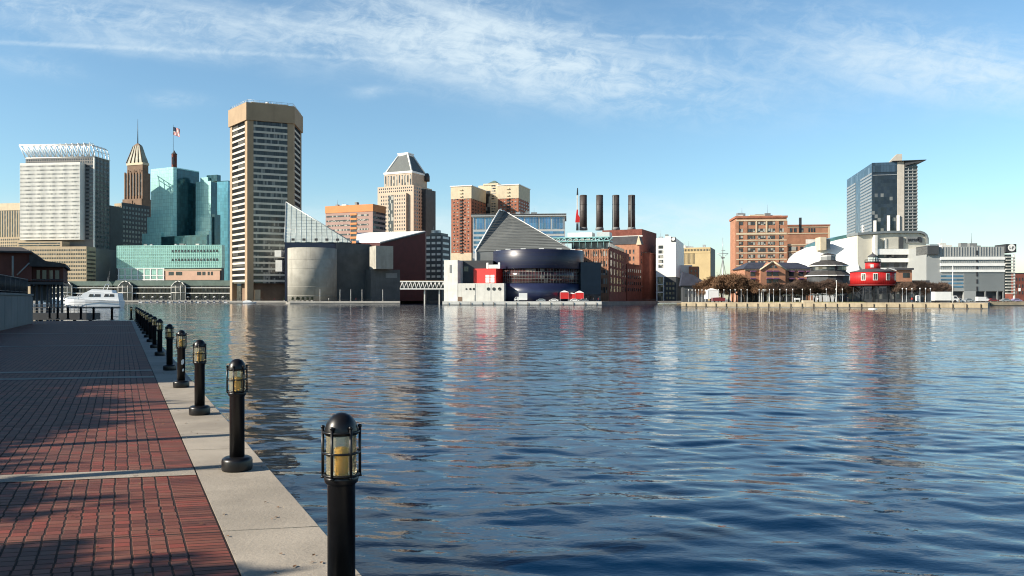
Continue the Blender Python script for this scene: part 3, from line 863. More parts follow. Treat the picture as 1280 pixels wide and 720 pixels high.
for i in range(5):
    q = -1 + .5 * i
    mb.tube((cx + hw * .92 * q, cy - hd * .93, f.z(202)), (cx + hw * .36 * q, cy - hd * .37, f.z(180)), .55, .4, n=4)
f.put(mb, 'crown_ribs', M_brown)
f.put(MB().prism(ring4(hw * .36, hd * .36), f.z(180) + .02, f.z(177), top=ring4(hw * .1, hd * .1)), 'lantern', M_brown)
f.put(MB().tube((cx, cy, f.z(177)), (cx, cy, f.z(146)), .6, .12), 'spire', M_dark)
f.grid('front', f.z(345), f.z(266), 8, 20, .35, .5, M_win, k * .02, k * .98)
f.flush(90)
mb = MB()
for i in range(6):
    a = x0 + (x1 - x0) * (i + .5) / 6; f.put(MB().box(a - .7, a + .7, y0 - .05, y0 + .02, f.z(244), f.z(217)), 'window_strip', M_win)

# ---- teal glass hotel: podium, stepped towers
M_teal = G('teal_mirror_glass', (.37, .66, .62), .25, .1, (2.6, 3.6), .08, .02, lines=.10)
M_teal2 = G('teal_dark_glass', (.018, .07, .085), .14, .3, (2.6, 3.6), .25, .02, lines=.08)  # darker copy of the teal, with the shade of the unlit faces in it
M_tealp = G('teal_podium_glass', (.32, .56, .47), .3, .05, (2.2, 3.1), .16, .02, lines=.14)
f = frame('teal_glass_towers', 'stepped teal mirror-glass towers behind the gridded teal podium', 'office tower', 188.5, 216.6, 249, 790, -27)
f.body('tower_slab', M_teal, 0, f.z(208.6), y1=f.D)
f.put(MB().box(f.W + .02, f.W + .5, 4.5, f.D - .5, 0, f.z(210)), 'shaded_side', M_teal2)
f.put(MB().box(-2.2, f.W - .3, -2.5, -.02, 0, f.z(270)), 'lower_step', M_teal)
f.put(MB().box(-5.8, f.W * .66, -5.6, -2.52, 0, f.z(291)), 'base_step', M_teal)
f.put(MB().box(f.W * .66 + .02, f.W + 52, -5.0, -2.52, 0, f.z(296)), 'roof_link', M_teal2)
g = frame('wing', '', '', 244.8, 263.6, 271.5, 800, -22, root=f.root)
g.body('wing_slab', M_teal, 0, g.z(226)); g.body('wing_top', M_teal, g.z(226) + .02, g.z(221), g.W * .25, g.W * .75, 1, g.D * .7)
g.put(MB().box(g.W * .55, g.W + 4.5, g.D * .4, g.D, g.z(226), g.z(218)), 'plant_room', M_teal2)
g.put(MB().box(2.2, g.W + 1.8, -2.5, -.02, 0, g.z(271)), 'lower_step', M_teal)
g.put(MB().box(4, g.W + 2.5, -5, -2.52, 0, g.z(289)), 'base_step', M_teal)
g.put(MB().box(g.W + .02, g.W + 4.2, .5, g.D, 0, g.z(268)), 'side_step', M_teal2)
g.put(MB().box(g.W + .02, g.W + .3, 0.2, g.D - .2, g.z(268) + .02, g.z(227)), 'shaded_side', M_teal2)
f2 = frame('blue_glass_tower', 'plain blue-green glass slab tower close beside the striped pentagon tower', 'office tower', 269, 285, 292, 870, -20)
f2.body('tower_slab', G('blue_green_glass', (.10, .30, .38), .2, .3, (2.4, 3.6), .2, .02, lines=.08), 0, f2.z(226.6))
f2.body('roof_edge', M_teal2, f2.z(226.6), f2.z(225.6), .2, f2.W - .2, .2, f2.D - .2)
# podium hotel
f = frame('teal_glass_hotel', 'low wide hotel with a gridded teal curtain wall above white framed shop glass', 'building', 146, 277, 281, 745, -7)
f.body('curtain_wall', M_tealp, f.z(335), f.z(306))
f.body('base_wall', M_dark, 0, f.z(335) - .02, .5, f.W - .5, .6, f.D)
f.mullions('front', f.z(334), f.z(306.5), 52, .28, M_teal, 0, f.W, .0, .3, rows=8, rh=.5)
W = f.W
mb = MB()
for i in range(8):
    a = W * (.02 + .43 * i / 7); mb.box(a - .6, a + .6, -.4, .5, 0, f.z(335))
mb.box(W * .01, W * .46, -.5, -.42, f.z(336), f.z(335)); mb.box(W * .01, W * .46, -.5, -.42, f.z(344.5), f.z(343.5)); mb.box(W * .01, W * .46, -.5, -.42, f.z(350), f.z(348.5))
f.put(mb, 'white_frame', M_white)
for i in range(7):
    a = W * (.02 + .43 * i / 7); f.put(MB().box(a + .9, a + W * .43 / 7 - .9, -.1, .5, f.z(348), f.z(336)), 'shop_window', M_tealp)
M_pinkw = M('pink_beige_wall', (.62, .40, .29), .85, var=.06, scale=.2)
f.put(MB().box(W * .47, W * .985, -.3, .5, f.z(350), f.z(338)), 'beige_wall', M_pinkw)
f.put(MB().box(W * .46, W * 1.0, -.6, .5, f.z(338) + .02, f.z(336.4)), 'ledge', M_cream)
for a, b in ((.50, .55), (.57, .63), (.77, .81), (.82, .85), (.87, .89), (.90, .92)): f.put(MB().box(W * a, W * b, -.36, -.3, f.z(344), f.z(339.5)), 'window', M_win)
for r in range(2):
    for i in range(15):
        a = W * (.53 + .45 * i / 15); f.wins.append(('front', a, W * .017, f.z(313.5 + 11 * r) - 1.2, 2.4, .31, .06, M_win, 'dark_pane'))
f.flush()
# small dark brick turret with a flag behind
Y = 900
T = thing('brick_turret', 'dark brown brick turret with a pointed roof above the teal towers', 'tower', (gx(217.8, Y), Y, LAND))
r0 = 3.4 * Y / 1000
MB().lathe([(r0, 0), (r0, gz(193, Y) - LAND)], n=8, smooth=False).build('wall', M_brickd, T)
MB().lathe([(r0 * 1.12, gz(193, Y) - LAND), (r0 * .5, gz(190.6, Y) - LAND), (0, gz(187.6, Y) - LAND)], n=8, smooth=False).build('roof', M_roof, T)
for k in range(4): MB().box(-1.1 + k * .7, -.75 + k * .7, -r0 - .05, -r0 + .4, gz(206, Y) - LAND, gz(197, Y) - LAND).build('window', M_win, T)
z0 = gz(188, Y)
Fp = thing('flagpole', 'thin pole flying a striped flag above the brick turret', 'flagpole', (gx(216.6, Y), Y, z0))
MB().tube((0, 0, -1), (0, 0, gz(156.5, Y) - z0), .22, .14).build('pole', M_greyd, Fp)
MB().lathe([(0, -.3), (.3, 0), (0, .3)], 0, 0, 8).build('finial', M_steel, Fp, (0, 0, gz(156.2, Y) - z0))
def flag(parent, wd, h, z):
    """rippling flag with thirteen stripes and a blue canton"""
    nx = 14; parts = {'red': MB(), 'white': MB(), 'blue': MB()}
    def wv(x, zz): return .35 * math.sin(x * 1.5 + .4 * zz) * (x / wd) , -.30 * x - .06 * x * x / wd
    def pt(x, q):
        y, dz = wv(x, q * h); return (x + .15, y, z + q * h + dz)
    for s in range(13):
        q0, q1 = 1 - s / 13, 1 - (s + 1) / 13
        for i in range(nx):
            xa, xb = wd * i / nx, wd * (i + 1) / nx
            if s < 7 and xb <= wd * .43: col = 'blue'
            else: col = 'red' if s % 2 == 0 else 'white'
            parts[col].add([pt(xa, q1), pt(xb, q1), pt(xb, q0), pt(xa, q0)], [(0, 1, 2, 3)])
    for k, mt in (('red', M_red), ('white', M_white), ('blue', M_navy)): parts[k].build({'red': 'red_stripes', 'white': 'white_stripes', 'blue': 'canton'}[k], mt, parent)
flag(Fp, 7.2, 9.0, gz(168.5, Y) - z0)

# ---- low market pavilion along the far quay
Y = 704
M_green = M('green_metal_roof', (.14, .19, .16), .6, var=.15, scale=.2)
def pavilion(name, label, ua, ub, gables, v_r=350.5):
    T = thing(name, label, 'building', (gx(ua, Y), Y, LAND))
    L = gx(ub, Y) - gx(ua, Y); z = lambda v: gz(v, Y) - LAND
    MB().box(0, L, 2.0, 26, 0, z(357)).build('glass_wall', M_win, T)
    MB().slab([(-1, z(357)), (L + 1, z(357)), (L - 2, z(v_r)), (2, z(v_r))], 1.2, 28).build('roof', M_green, T)
    MB().box(-.5, L + .5, -2.0, 1.9, z(360.2), z(359.2)).build('canopy', M_offw, T)
    MB().box(-.5, L + .5, -2.6, 2.2, z(367.2), z(366.0)).build('balcony', M_offw, T)
    mb = MB()
    for i in range(int(L / 3.4)): mb.box(1 + i * 3.4, 1.4 + i * 3.4, -1.9, -1.5, 0, z(366) ); mb.box(1 + i * 3.4, 1.3 + i * 3.4, 1.6, 1.9, z(365.9), z(360.3))
    mb.build('columns', M_dark, T)
    for ug in gables:
        c = gx(ug, Y) - gx(ua, Y); h = 6.2
        G_ = MB(); G_.slab([(c - h, 0), (c + h, 0), (c + h, z(358)), (c + h * .5, z(353)), (c, z(351.5)), (c - h * .5, z(353)), (c - h, z(358))], -3.4, 1.9); gb = G_.build('glass_gable', M_win, T)
        mb = MB()
        pts = [(c - h, z(358)), (c - h * .5, z(353)), (c, z(351.5)), (c + h * .5, z(353)), (c + h, z(358))]
        for p, q in zip(pts[:-1], pts[1:]): mb.tube((p[0], -3.5, p[1]), (q[0], -3.5, q[1]), .42, n=5)
        for x in (c - h, c - h / 3, c + h / 3, c + h): mb.tube((x, -3.5, 0), (x, -3.5, z(357)), .28, n=5)
        mb.tube((c - h, -3.5, z(366)), (c + h, -3.5, z(366)), .3, n=5); mb.tube((c - h, -3.5, z(359)), (c + h, -3.5, z(359)), .25, n=5)
        mb.build('gable_frame', M_offw, T)
    return T
pavilion('market_pavilion', 'long green roofed market pavilion with glazed gable arches, below the teal hotel', 141, 290, (159, 225))
pavilion('market_pavilion', 'green roofed market pavilion partly behind the white yachts', 50, 139, (84,), 351.5)

# ---- pentagon tower
Yw = 520
M_wtc = M('ribbed_tan_concrete', (.35, .255, .165), .85, var=.08, scale=.12, streak=.25)
M_wtcl = M('pale_concrete_bands', (.56, .52, .44), .8, var=.06, scale=.2)
M_wtcg = G('bronze_glass', (.045, .045, .042), .12, 0, (1.5, 3.8), .6, .04, light=(.26, .25, .22), lightp=.22)
T = thing('pentagon_tower', 'tall five-sided concrete tower striped with dark window bands, the tallest in the skyline', 'tower', (gx(309, Yw), Yw, LAND))
s5 = 29.3; t0 = Vector((.923, .385)); pts = [Vector((0, 0)), t0 * s5]
d = t0.copy()
for k in range(3):
    a = R(72); d = Vector((d.x * math.cos(a) - d.y * math.sin(a), d.x * math.sin(a) + d.y * math.cos(a))); pts.append(pts[-1] + d * s5)
cen = sum(pts, Vector((0, 0))) / 5
z = lambda v: gz(v, Yw) - LAND
def off5(k): return [tuple(cen + (p - cen) * k) for p in pts]
zb, zt_ = z(352), z(150)
MB().prism(off5(.972), zb - 1, zt_ + 1).build('glass_core', M_wtcg, T)
MB().prism(off5(.70), 0, zb - 1.02).build('lobby', M_brown, T)
MB().prism(off5(1.045), zt_, z(128)).build('crown_fascia', M_wtc, T)
MB().prism(off5(.80), z(128) + .02, z(125)).build('roof_plant', M_tan, T)
mb = MB()
for i in range(5):
    a = Vector(off5(.98)[i]); b = Vector(off5(.98)[(i + 1) % 5])
    for h in (1.0, 2.0): mb.tube((*a, z(128) + h), (*b, z(128) + h), .09, n=4)
    for q in range(9): p = a + (b - a) * q / 8; mb.tube((*p, z(128)), (*p, z(128) + 2.0), .08, n=4)
for q in range(7): mb.tube((cen.x - 14 + 4 * q, cen.y - 8, z(125)), (cen.x - 14 + 4 * q, cen.y - 8, z(122 - (q % 3))), .12, n=4)
mb.build('roof_rails', M_steel, T)
MB().lathe([(0, 0), (1.1, .2), (1.5, 1.0), (1.1, 1.9), (0, 2.2)], cen.x + 3, cen.y - 10, 12).build('radome', M_white, T, (0, 0, z(125)))
NF = 27
for fi in (0, 1, 4):
    A = pts[fi]; B = pts[(fi + 1) % 5]; dv = (B - A).normalized(); nv = Vector((dv.y, -dv.x)); cw = 3.9
    h = (zt_ - zb) / NF
    for i in range(NF):
        z0 = zb + h * i
        mb = MB(); q = [A + dv * cw - nv * .9, B - dv * cw - nv * .9]
        o1 = [q[0] + nv * .75, q[1] + nv * .75]
        mb.prism([tuple(o1[0]), tuple(o1[1]), tuple(q[1]), tuple(q[0])], z0, z0 + h * .34)
        mb.build('spandrel', M_wtcl, T)
    mb = MB()
    for i in range(15):
        p = A + dv * (cw + (s5 - 2 * cw) * i / 14) - nv * .6
        mb.prism([tuple(p - dv * .10), tuple(p + dv * .10), tuple(p + dv * .10 + nv * .3), tuple(p - dv * .10 + nv * .3)][::-1], zb, zt_)
    mb.build('mullions', M_dark, T)
for i in range(5):
    p = pts[i]; a = (pts[i - 1] - p).normalized(); b = (pts[(i + 1) % 5] - p).normalized()
    inner = p + (a + b) * 3.9
    MB().prism([tuple(p), tuple(p + b * 3.9), tuple(inner), tuple(p + a * 3.9)], 0, zt_).build('corner_pier', M_wtc, T)
    q = p - (a + b) * .0
A, B = pts[0], pts[1]; nv = Vector((t0.y, -t0.x))
MB().prism([tuple(A + t0 * 5 - nv * 3), tuple(A + t0 * 8.5 - nv * 3), tuple(A + t0 * 8.5 - nv * 4), tuple(A + t0 * 5 - nv * 4)], 0, z(362)).build('lobby_panel', M_cream, T)
MB().box(gx(350, Yw) - gx(309, Yw), gx(358, Yw) - gx(309, Yw), -10, 2, z(340), z(326)).build('side_block', M_offw, T)
MB().box(gx(349, Yw) - gx(309, Yw), gx(357, Yw) - gx(309, Yw), -10, 2, z(322), z(314)).build('side_block', M_offw, T)

# ---- aquarium with the sloping glass roof
Ya = 452
AQ = thing('aquarium', 'grey concrete aquarium with a sloping glass roof and a big round drum at the water', 'building', (gx(356, Ya), Ya, LAND))
o = AQ.location
def aq(u, Y): return (gx(u, Y) - o.x, Y - o.y)
def az(v, Y): return gz(v, Y) - LAND
M_aqc = M('board_marked_concrete', (.35, .335, .29), .9, var=.14, scale=.18, streak=.4, spec=.15)
M_aqg = M('dark_grey_concrete', (.10, .105, .105), .85, var=.15, scale=.2, streak=.3)
cyl = aq(390.5, 468)
MB().lathe([(14.0, 0), (14.0, az(309, 454))], cyl[0], cyl[1], 40).build('drum', M_aqc, AQ)
mb = MB()
for k in range(5): mb.lathe([(14.03, 3 + k * 5.2), (14.06, 3.06 + k * 5.2), (14.06, 3.2 + k * 5.2), (14.03, 3.26 + k * 5.2)], cyl[0], cyl[1], 40)
mb.build('drum_joints', M_aqc, AQ)
A = aq(356, 470); B = aq(440, 482)
MB().prism([A, B, aq(437, 530), aq(358, 530)], 0, az(303, 470)).build('navy_band_wall', M_navy, AQ)
zb = az(303, 470) + .05
ap = aq(357.5, 492); az_ = az(252.5, 492)
V = [(*A, zb), (*B, az(303, 482)), (*aq(437, 530), az(303, 482)), (*aq(358, 530), zb), (ap[0], ap[1], az_)]
M_aqgl = G('pale_greenish_glass', (.60, .66, .61), .5, .0, (2.0, 2.6), .10, .02)
MB().add(V, [(0, 1, 4), (1, 2, 4), (2, 3, 4), (3, 0, 4), (3, 2, 1, 0)]).build('glass_roof', M_aqgl, AQ)
mb = MB(); v0, v1, v2 = Vector(V[0]), Vector(V[1]), Vector(V[4])
nrm = (v1 - v0).cross(v2 - v0).normalized() * .12
for i in range(1, 13):
    q = i / 13; a = v0 + (v1 - v0) * q; b = v2 + (v1 - v2) * q
    mb.tube(a + nrm, b + nrm, .06, n=4)
    a = v0 + (v2 - v0) * q; b = v1 + (v2 - v1) * q; mb.tube(a + nrm, b + nrm, .05, n=4)
mb.tube(v2 + nrm, v1 + nrm, .35, n=5); mb.tube(v0 + nrm, v2 + nrm, .3, n=5)
mb.build('glazing_bars', M_steel, AQ)
mb = MB()
for q in (.12, .28, .46, .62, .78): p = v0 + (v1 - v0) * q + nrm * 4; mb.box(p.x - .9, p.x + .9, p.y - .2, p.y + .2, p.z + .6, p.z + 2.0)
mb.build('roof_vents', M_dark, AQ)
MB().prism([aq(420, 474), aq(463, 486), aq(462, 530), aq(421, 530)], 0, az(304.5, 480)).build('grey_wall', M_aqg, AQ)
# cantilevered concrete box
f = frame('box', '', '', 462, 470, 491.5, 468, 28, 'L', root=AQ)
f.D = min(f.D, 14)
f.body('concrete_box', M_aqc, f.z(336), f.z(307))
f = frame('box', '', '', 455, 464, 500, 473, 28, 'L', root=AQ); f.D = min(f.D, 16)
f.body('lower_wall', M_aqg, 0, f.z(336.5)); f.put(f.fb(MB(), 'front', f.W * .5, f.W * .9, f.z(347), f.z(341), 0, .1), 'sign_panel', M_grey)
# dark red gallery under a white sloping roof
C = aq(475, 486); E = aq(531.5, 512); Lb = aq(444, 540); Lf = aq(445, 500)
M_mar = M('maroon_cladding', (.07, .014, .016), .6, var=.12, scale=.25)
MB().prism([C, E, aq(533, 560), aq(447, 560), Lf], 0, [az(304, 486), az(290.2, 512), az(289, 560), az(293, 560), az(304, 500)]).build('maroon_wall', M_mar, AQ)
q = [(*C, az(303.6, 486) + .1), (*E, az(289.8, 512) + .1), (*aq(446, 555), az(291.8, 555)), (*Lf, az(303.6, 500) + .1)]
MB().add(q + [(x, y, zz + .5) for x, y, zz in q], [(3, 2, 1, 0), (4, 5, 6, 7), (0, 1, 5, 4), (1, 2, 6, 5), (2, 3, 7, 6), (3, 0, 4, 7)]).build('white_roof', M_white, AQ)
p0 = Vector((*C, az(304.4, 486))); p1 = Vector((*E, az(290.6, 512))); nn = Vector((p1.y - p0.y, -(p1.x - p0.x), 0)).normalized() * .25
MB().tube(p0 + nn, p1 + nn, .45, n=5).build('roof_edge', M_dark, AQ)
# striped white fence of plants along the pier edge handled below

# ---- orange topped hotel
f = frame('banded_hotel', 'low mauve hotel banded with windows under a bright orange top storey', 'building', 407, 466, 482, 630, -22)
M_mauve = M('mauve_brick', (.36, .245, .215), .85, var=.08, scale=.2)
M_orange = M('orange_panel', (.62, .235, .085), .7, var=.05, scale=.2)
f.body('wall', M_mauve, 0, f.z(264)); f.body('orange_storey', M_orange, f.z(264) + .02, f.z(255), -.3, f.W + .3, -.3, f.D)
a1 = f.W * .52; a2 = f.W * .68
f.ribbons('front', f.z(330), f.z(265.5), 11, .34, M_winw, .8, a1); f.ribbons('front', f.z(330), f.z(265.5), 11, .34, M_winw, a2, f.W - 4)
for i in range(11):
    h = (f.z(265.5) - f.z(330)) / 11
    f.put(f.fb(MB(), 'front', a1 + .5, a2 - .5, f.z(330) + h * (i + .55), f.z(330) + h * (i + .98), 0, .5), 'bay_spandrel', M_orange)
    f.put(f.fb(MB(), 'front', a1 + .8, a2 - .8, f.z(330) + h * i, f.z(330) + h * (i + .5), 0, .1), 'bay_window', M_win)
f.ribbons('right', f.z(330), f.z(262), 11, .5, M_win)

# ---- pyramid roofed tower
f = frame('pyramid_roof_tower', 'pinkish granite tower with a dark truncated pyramid roof edged in white', 'tower', 472, 517, 540, 730, -25)
M_gran = M('pink_granite', (.50, .40, .31), .8, var=.06, scale=.15)
k = f.W
f.body('lower_shaft', M_gran, 0, f.z(231), 0, k, 0, f.D)
f.body('front_bay', M_gran, 0, f.z(241), k * .12, k * .84, -3.0, -.03)
x0, x1, y0, y1 = k * .15, k * .92, k * .06, f.D * .88
f.body('upper_shaft', M_gran, f.z(231) + .02, f.z(215), x0, x1, y0, y1)
f.put(MB().box(x0 - .5, x1 + .5, y0 - .5, y1 + .5, f.z(215) + .02, f.z(212.5)), 'cornice', M_white)
bx = [(x0 + 1, y0 + 1), (x1 - 1, y0 + 1), (x1 - 1, y1 - 1), (x0 + 1, y1 - 1)]
ccx, ccy = (x0 + x1) / 2, (y0 + y1) / 2
tpq = [(ccx + (x - ccx) * .36, ccy + (y - ccy) * .36) for x, y in bx]
zt0, zt1 = f.z(212.5) + .02, f.z(189.5)
M_slate = M('grey_slate', (.09, .105, .105), .5, var=.08, scale=.2)
f.put(MB().prism(bx, zt0, zt1, top=tpq), 'pyramid_roof', M_slate)
mb = MB()
for a, b in zip(bx, tpq): mb.tube((*a, zt0), (*b, zt1), .85, n=5)
for i in range(4): mb.tube((*tpq[i], zt1), (*tpq[(i + 1) % 4], zt1), .95, n=5)
f.put(mb, 'white_ridges', M_white)
f.put(MB().box(tpq[0][0] - .8, tpq[1][0] + .8, tpq[0][1] - .8, tpq[2][1] + .8, zt1 + .9, zt1 + 2.0), 'cap', M_white)
f.put(MB().box(k + .1, k + 4, f.D * .45, f.D, 0, f.z(234)), 'side_wing', M_greyd)
f.put(MB().lathe([(2.6, 0), (2.6, 5), (1.5, 7.5), (0, 8)], k * .96, f.D * .8, 10), 'corner_turret', M_greyd).location.z += f.z(222)
f.grid('front', f.z(239.5), f.z(232), 17, 2, .5, .5, M_win, 1, k - 1); f.grid('front', f.z(330), f.z(242), 11, 19, .42, .5, M_win, k * .13, k * .83, o=3.0)
f.grid('right', f.z(330), f.z(232), 8, 22, .4, .5, M_win)
f.flush(98)
for i in range(10):
    a = x0 + (x1 - x0) * (i + .25) / 10; f.put(MB().box(a, a + (x1 - x0) * .05, y0 - .1, y0 + .02, f.z(230), f.z(217)), 'window_strip', M_winw)
f.put(MB().box(k * .36, k * .50, -3.12, -3.0, f.z(330), f.z(243)), 'glass_stripe', M_winw)

# ---- dark office with pale strips
f = frame('dark_banded_office', 'black office block with broken pale window bands beside the brick residential tower', 'building', 531, 552, 563, 600, -20)
f.body('wall', M_greyd, 0, f.z(294)); f.body('roof_plant', M_slate, f.z(294), f.z(290.5), 3, f.W - 2, 3, f.D)
for i in range(8):
    zz = f.z(347 - 7 * i); hh = 1.7
    for c in range(3): f.wins.append(('front', f.W * (.10 + .31 * c), f.W * .22, zz, hh, 0, .15, M_offw, 'pale_panel'))
    f.wins.append(('right', 2, f.D - 5, zz, hh, 0, .1, M_steel, 'pale_panel'))
f.flush()

# ---- twin brick residential towers
def resid(name, label, ul, uc, ur, Y, th, vt, vc, vb=316):
    f = frame(name, label, 'apartment tower', ul, uc, ur, Y, th)
    f.body('brick_wall', M_brick, f.z(vb), f.z(vc)); f.body('base_wall', M_cream, 0, f.z(vb) - .02, -.3, f.W + .3, -.3, f.D)
    f.body('cream_top', M_cream, f.z(vc) + .02, f.z(vt), -.3, f.W + .3, -.3, f.D); f.body('cornice', M_white, f.z(vt), f.z(vt - 1.0), -.9, f.W + .9, -.9, f.D + .5)
    n = int((vb - vt) / 4.1)
    k = f.W
    f.put(MB().box(k * .42, k * .58, -.12, -.02, f.z(vb), f.z(vt + 2)) if True else None, 'recessed_bay', M_dark)
    for i in range(n):
        zz = f.z(vb) + (f.z(vt + 1) - f.z(vb)) * i / n
        f.put(MB().box(k * .43, k * .57, -1.2, -.14, zz, zz + .9), 'balcony', M_brick if zz < f.z(vc) else M_cream)
    f.grid('front', f.z(vb), f.z(vt + 2), 2, n, .52, .42, M_winw, k * .06, k * .40); f.grid('front', f.z(vb), f.z(vt + 2), 2, n, .52, .42, M_winw, k * .60, k * .94)
    f.grid('right', f.z(vb), f.z(vt + 2), 5, n, .4, .42, M_win)
    f.flush(98); return f
resid('residential_tower', 'red brick apartment tower with a cream top, standing apart and showing full height', 564, 589, 607, 700, -18, 232.5, 248)
f = resid('residential_tower', 'red brick and cream apartment tower rising behind the pyramid roof peak', 622.6, 648, 662, 715, -18, 231, 247.5)
g = frame('link', '', '', 598, 623, 628, 735, -18, root=f.root)
g.body('cream_link', M_cream, 0, g.z(231), y1=22)
g.put(MB().box(g.W * .35, g.W * .60, -.15, -.02, 0, g.z(238)), 'glass_strip', M_winw)
g.put(MB().box(g.W * .25, g.W * 1.0, -.5, 20, g.z(231) + .02, g.z(229)), 'attic', M_cream)
hx = [(g.W * .38, 2), (g.W * .92, 2), (g.W * .92, 16), (g.W * .38, 16)]; hc = (g.W * .65, 9)
g.put(MB().prism(hx, g.z(229) + .02, g.z(224), top=[(hc[0] + (x - hc[0]) * .15, hc[1] + (y - hc[1]) * .15) for x, y in hx]), 'hipped_roof', M_green)
for i in range(22): g.put(MB().box(g.W * .66, g.W * .86, -.1, -.02, g.z(300) + i * 2.35, g.z(300) + i * 2.35 + 1.2), 'window', M_winw)

# ---- long blue glass hall behind the pyramid
f = frame('glass_hall', 'wide flat-roofed hall with big blue glass bays behind the grey pyramid', 'building', 591, 706, 709, 520, -4)
M_frame = M('pale_metal_frame', (.46, .48, .48), .5, .2, var=.06, scale=.3)
k = f.W
f.body('wall', M_frame, 0, f.z(270)); f.body('roof', M_frame, f.z(270) + .01, f.z(267), -1, k + 1, -1.5, f.D)
f.put(MB().box(-1.05, k + 1.05, -1.6, -1.5, f.z(268.6), f.z(267.2)), 'roof_edge', M_dark)
for i, (a, b) in enumerate([(592, 594), (595.5, 605), (607, 615), (616.5, 628), (630, 641), (642.5, 655), (657, 673), (674.5, 688.5), (690.5, 704)]):
    f.put(MB().box(k * (a - 591) / 115, k * (b - 591) / 115, -.12, -.0, f.z(286), f.z(271.5)), 'glass_bay', M_blueg)
for i in range(5): f.put(MB().box(.5, k - .5, -.10, 0, f.z(292 + 6 * i), f.z(289 + 6 * i)), 'window_band', M_blueg)
f.mullions('front', f.z(286), f.z(271.5), 60, .14, M_steel, .5, k - .5, .13, .05)

# ---- marine pavilion: pyramid roof, navy drum, white base
Yp = 378
MP = thing('pyramid_pavilion', 'harbour pavilion with a big grey pyramid roof over a dark blue drum', 'building', (gx(673, 401), 401, LAND))
o = MP.location
def q_(u, Y): return (gx(u, Y) - o.x, Y - o.y)
M_navy2 = M('glossy_navy_panels', (.015, .018, .042), .36, var=.08, scale=.2, spec=.45)
rad = 22.6
zz = lambda v, Y=380: gz(v, Y) - LAND
MB().lathe([(rad, zz(335.5)), (rad + .12, zz(335)), (rad + .12, zz(312)), (rad - .1, zz(311.4)), (rad - 1, zz(311.4))], n=72).build('drum', M_navy2, MP)
mb = MB()
for k in range(4): mb.lathe([(rad + .13, zz(331 - 5 * k)), (rad + .16, zz(331 - 5 * k) + .04), (rad + .13, zz(331 - 5 * k) + .08)], n=72)
mb.build('panel_joints', M_dark, MP)
M_curt = G('reddish_curtain_glass', (.07, .03, .03), .12, 0, (1.9, 1.8), .8, .05, light=(.25, .2, .17), lightp=.08)  # brown-red reflections are put into the pane colour
MB().lathe([(rad - 1.2, zz(354)), (rad - 1.2, zz(335.4))], n=60).build('curtain_glass', M_curt, MP)
mb = MB()
for i in range(46):
    a = R(180 + 180 * i / 45); mb.tube(((rad - 1.1) * math.cos(a), (rad - 1.1) * math.sin(a), zz(354)), ((rad - 1.1) * math.cos(a), (rad - 1.1) * math.sin(a), zz(335.4)), .09, n=4)
for k in range(4): mb.ring(0, 0, zz(352.5 - 4.3 * k), rad - 1.1, .08, 60, 4)
mb.build('glazing_bars', M_grey, MP)
MB().lathe([(rad - .3, 0), (rad - .3, zz(354.2))], n=60).build('base_drum', M_navy, MP)
MB().lathe([(rad - 1, zz(311.6)), (0, zz(311.2))], n=48).build('drum_roof', M_greyd, MP)
mb = MB()
for i in range(7): a = R(200 + 24 * i); mb.box((rad - 1.5) * math.cos(a) - 1.2, (rad - 1.5) * math.cos(a) + 1.2, (rad - 1.5) * math.sin(a) - .3, (rad - 1.5) * math.sin(a) + .3, zz(311.4), zz(310.2))
mb.build('roof_lights', M_white, MP)
FL = q_(594, 402); FR = q_(714, 404); BR = q_(694, 452); BL = q_(603, 452)
AP = (*q_(624.5, 428), gz(262.2, 428) - LAND); AP2 = (*q_(631, 432), gz(264.2, 432) - LAND)
zl = gz(314.5, 402) - LAND; zr = gz(311.8, 404) - LAND
M_pyr = M('grey_ribbed_roofing', (.17, .18, .175), .55, var=.08, scale=.12, streak=.2)
V = [(*FL, zl), (*FR, zr), (*BR, zr), (*BL, zl), AP, AP2]
MB().add(V, [(0, 1, 5, 4), (1, 2, 5), (2, 3, 4, 5), (3, 0, 4), (3, 2, 1, 0)]).build('pyramid_roof', M_pyr, MP)
v = [Vector(p) for p in V]
nn = (v[1] - v[0]).cross(v[4] - v[0]).normalized() * .06
mb = MB()
for i in range(1, 26):
    a = v[0] + (v[4] - v[0]) * i / 26; b = v[1] + (v[5] - v[1]) * i / 26; mb.tube(a + nn, b + nn, .09, n=4)
mb.build('roof_seams', M_greyd, MP)
mb = MB(); mb.tube(v[0] + nn, v[4] + nn, .40, n=5); mb.tube(v[1] + nn, v[5] + nn, .2, n=5); mb.build('white_trim', M_white, MP)
mb = MB(); mb.tube(v[4] + Vector((.6, -.3, -.3)), v[5] + Vector((-.4, -.4, 0)), .5, n=5); mb.build('ridge_vent', M_steel, MP)
MB().prism([q_(594.5, 402.4), q_(618, 402.4), q_(618, 440), q_(596, 440)], 0, zl - .05).build('pale_wall', M_grey, MP)
MB().box(q_(594, 402)[0] - .2, q_(595.6, 402)[0], q_(594, 402)[1] - .3, q_(594, 402)[1], 0, zl - .02).build('corner_post', M_white, MP)
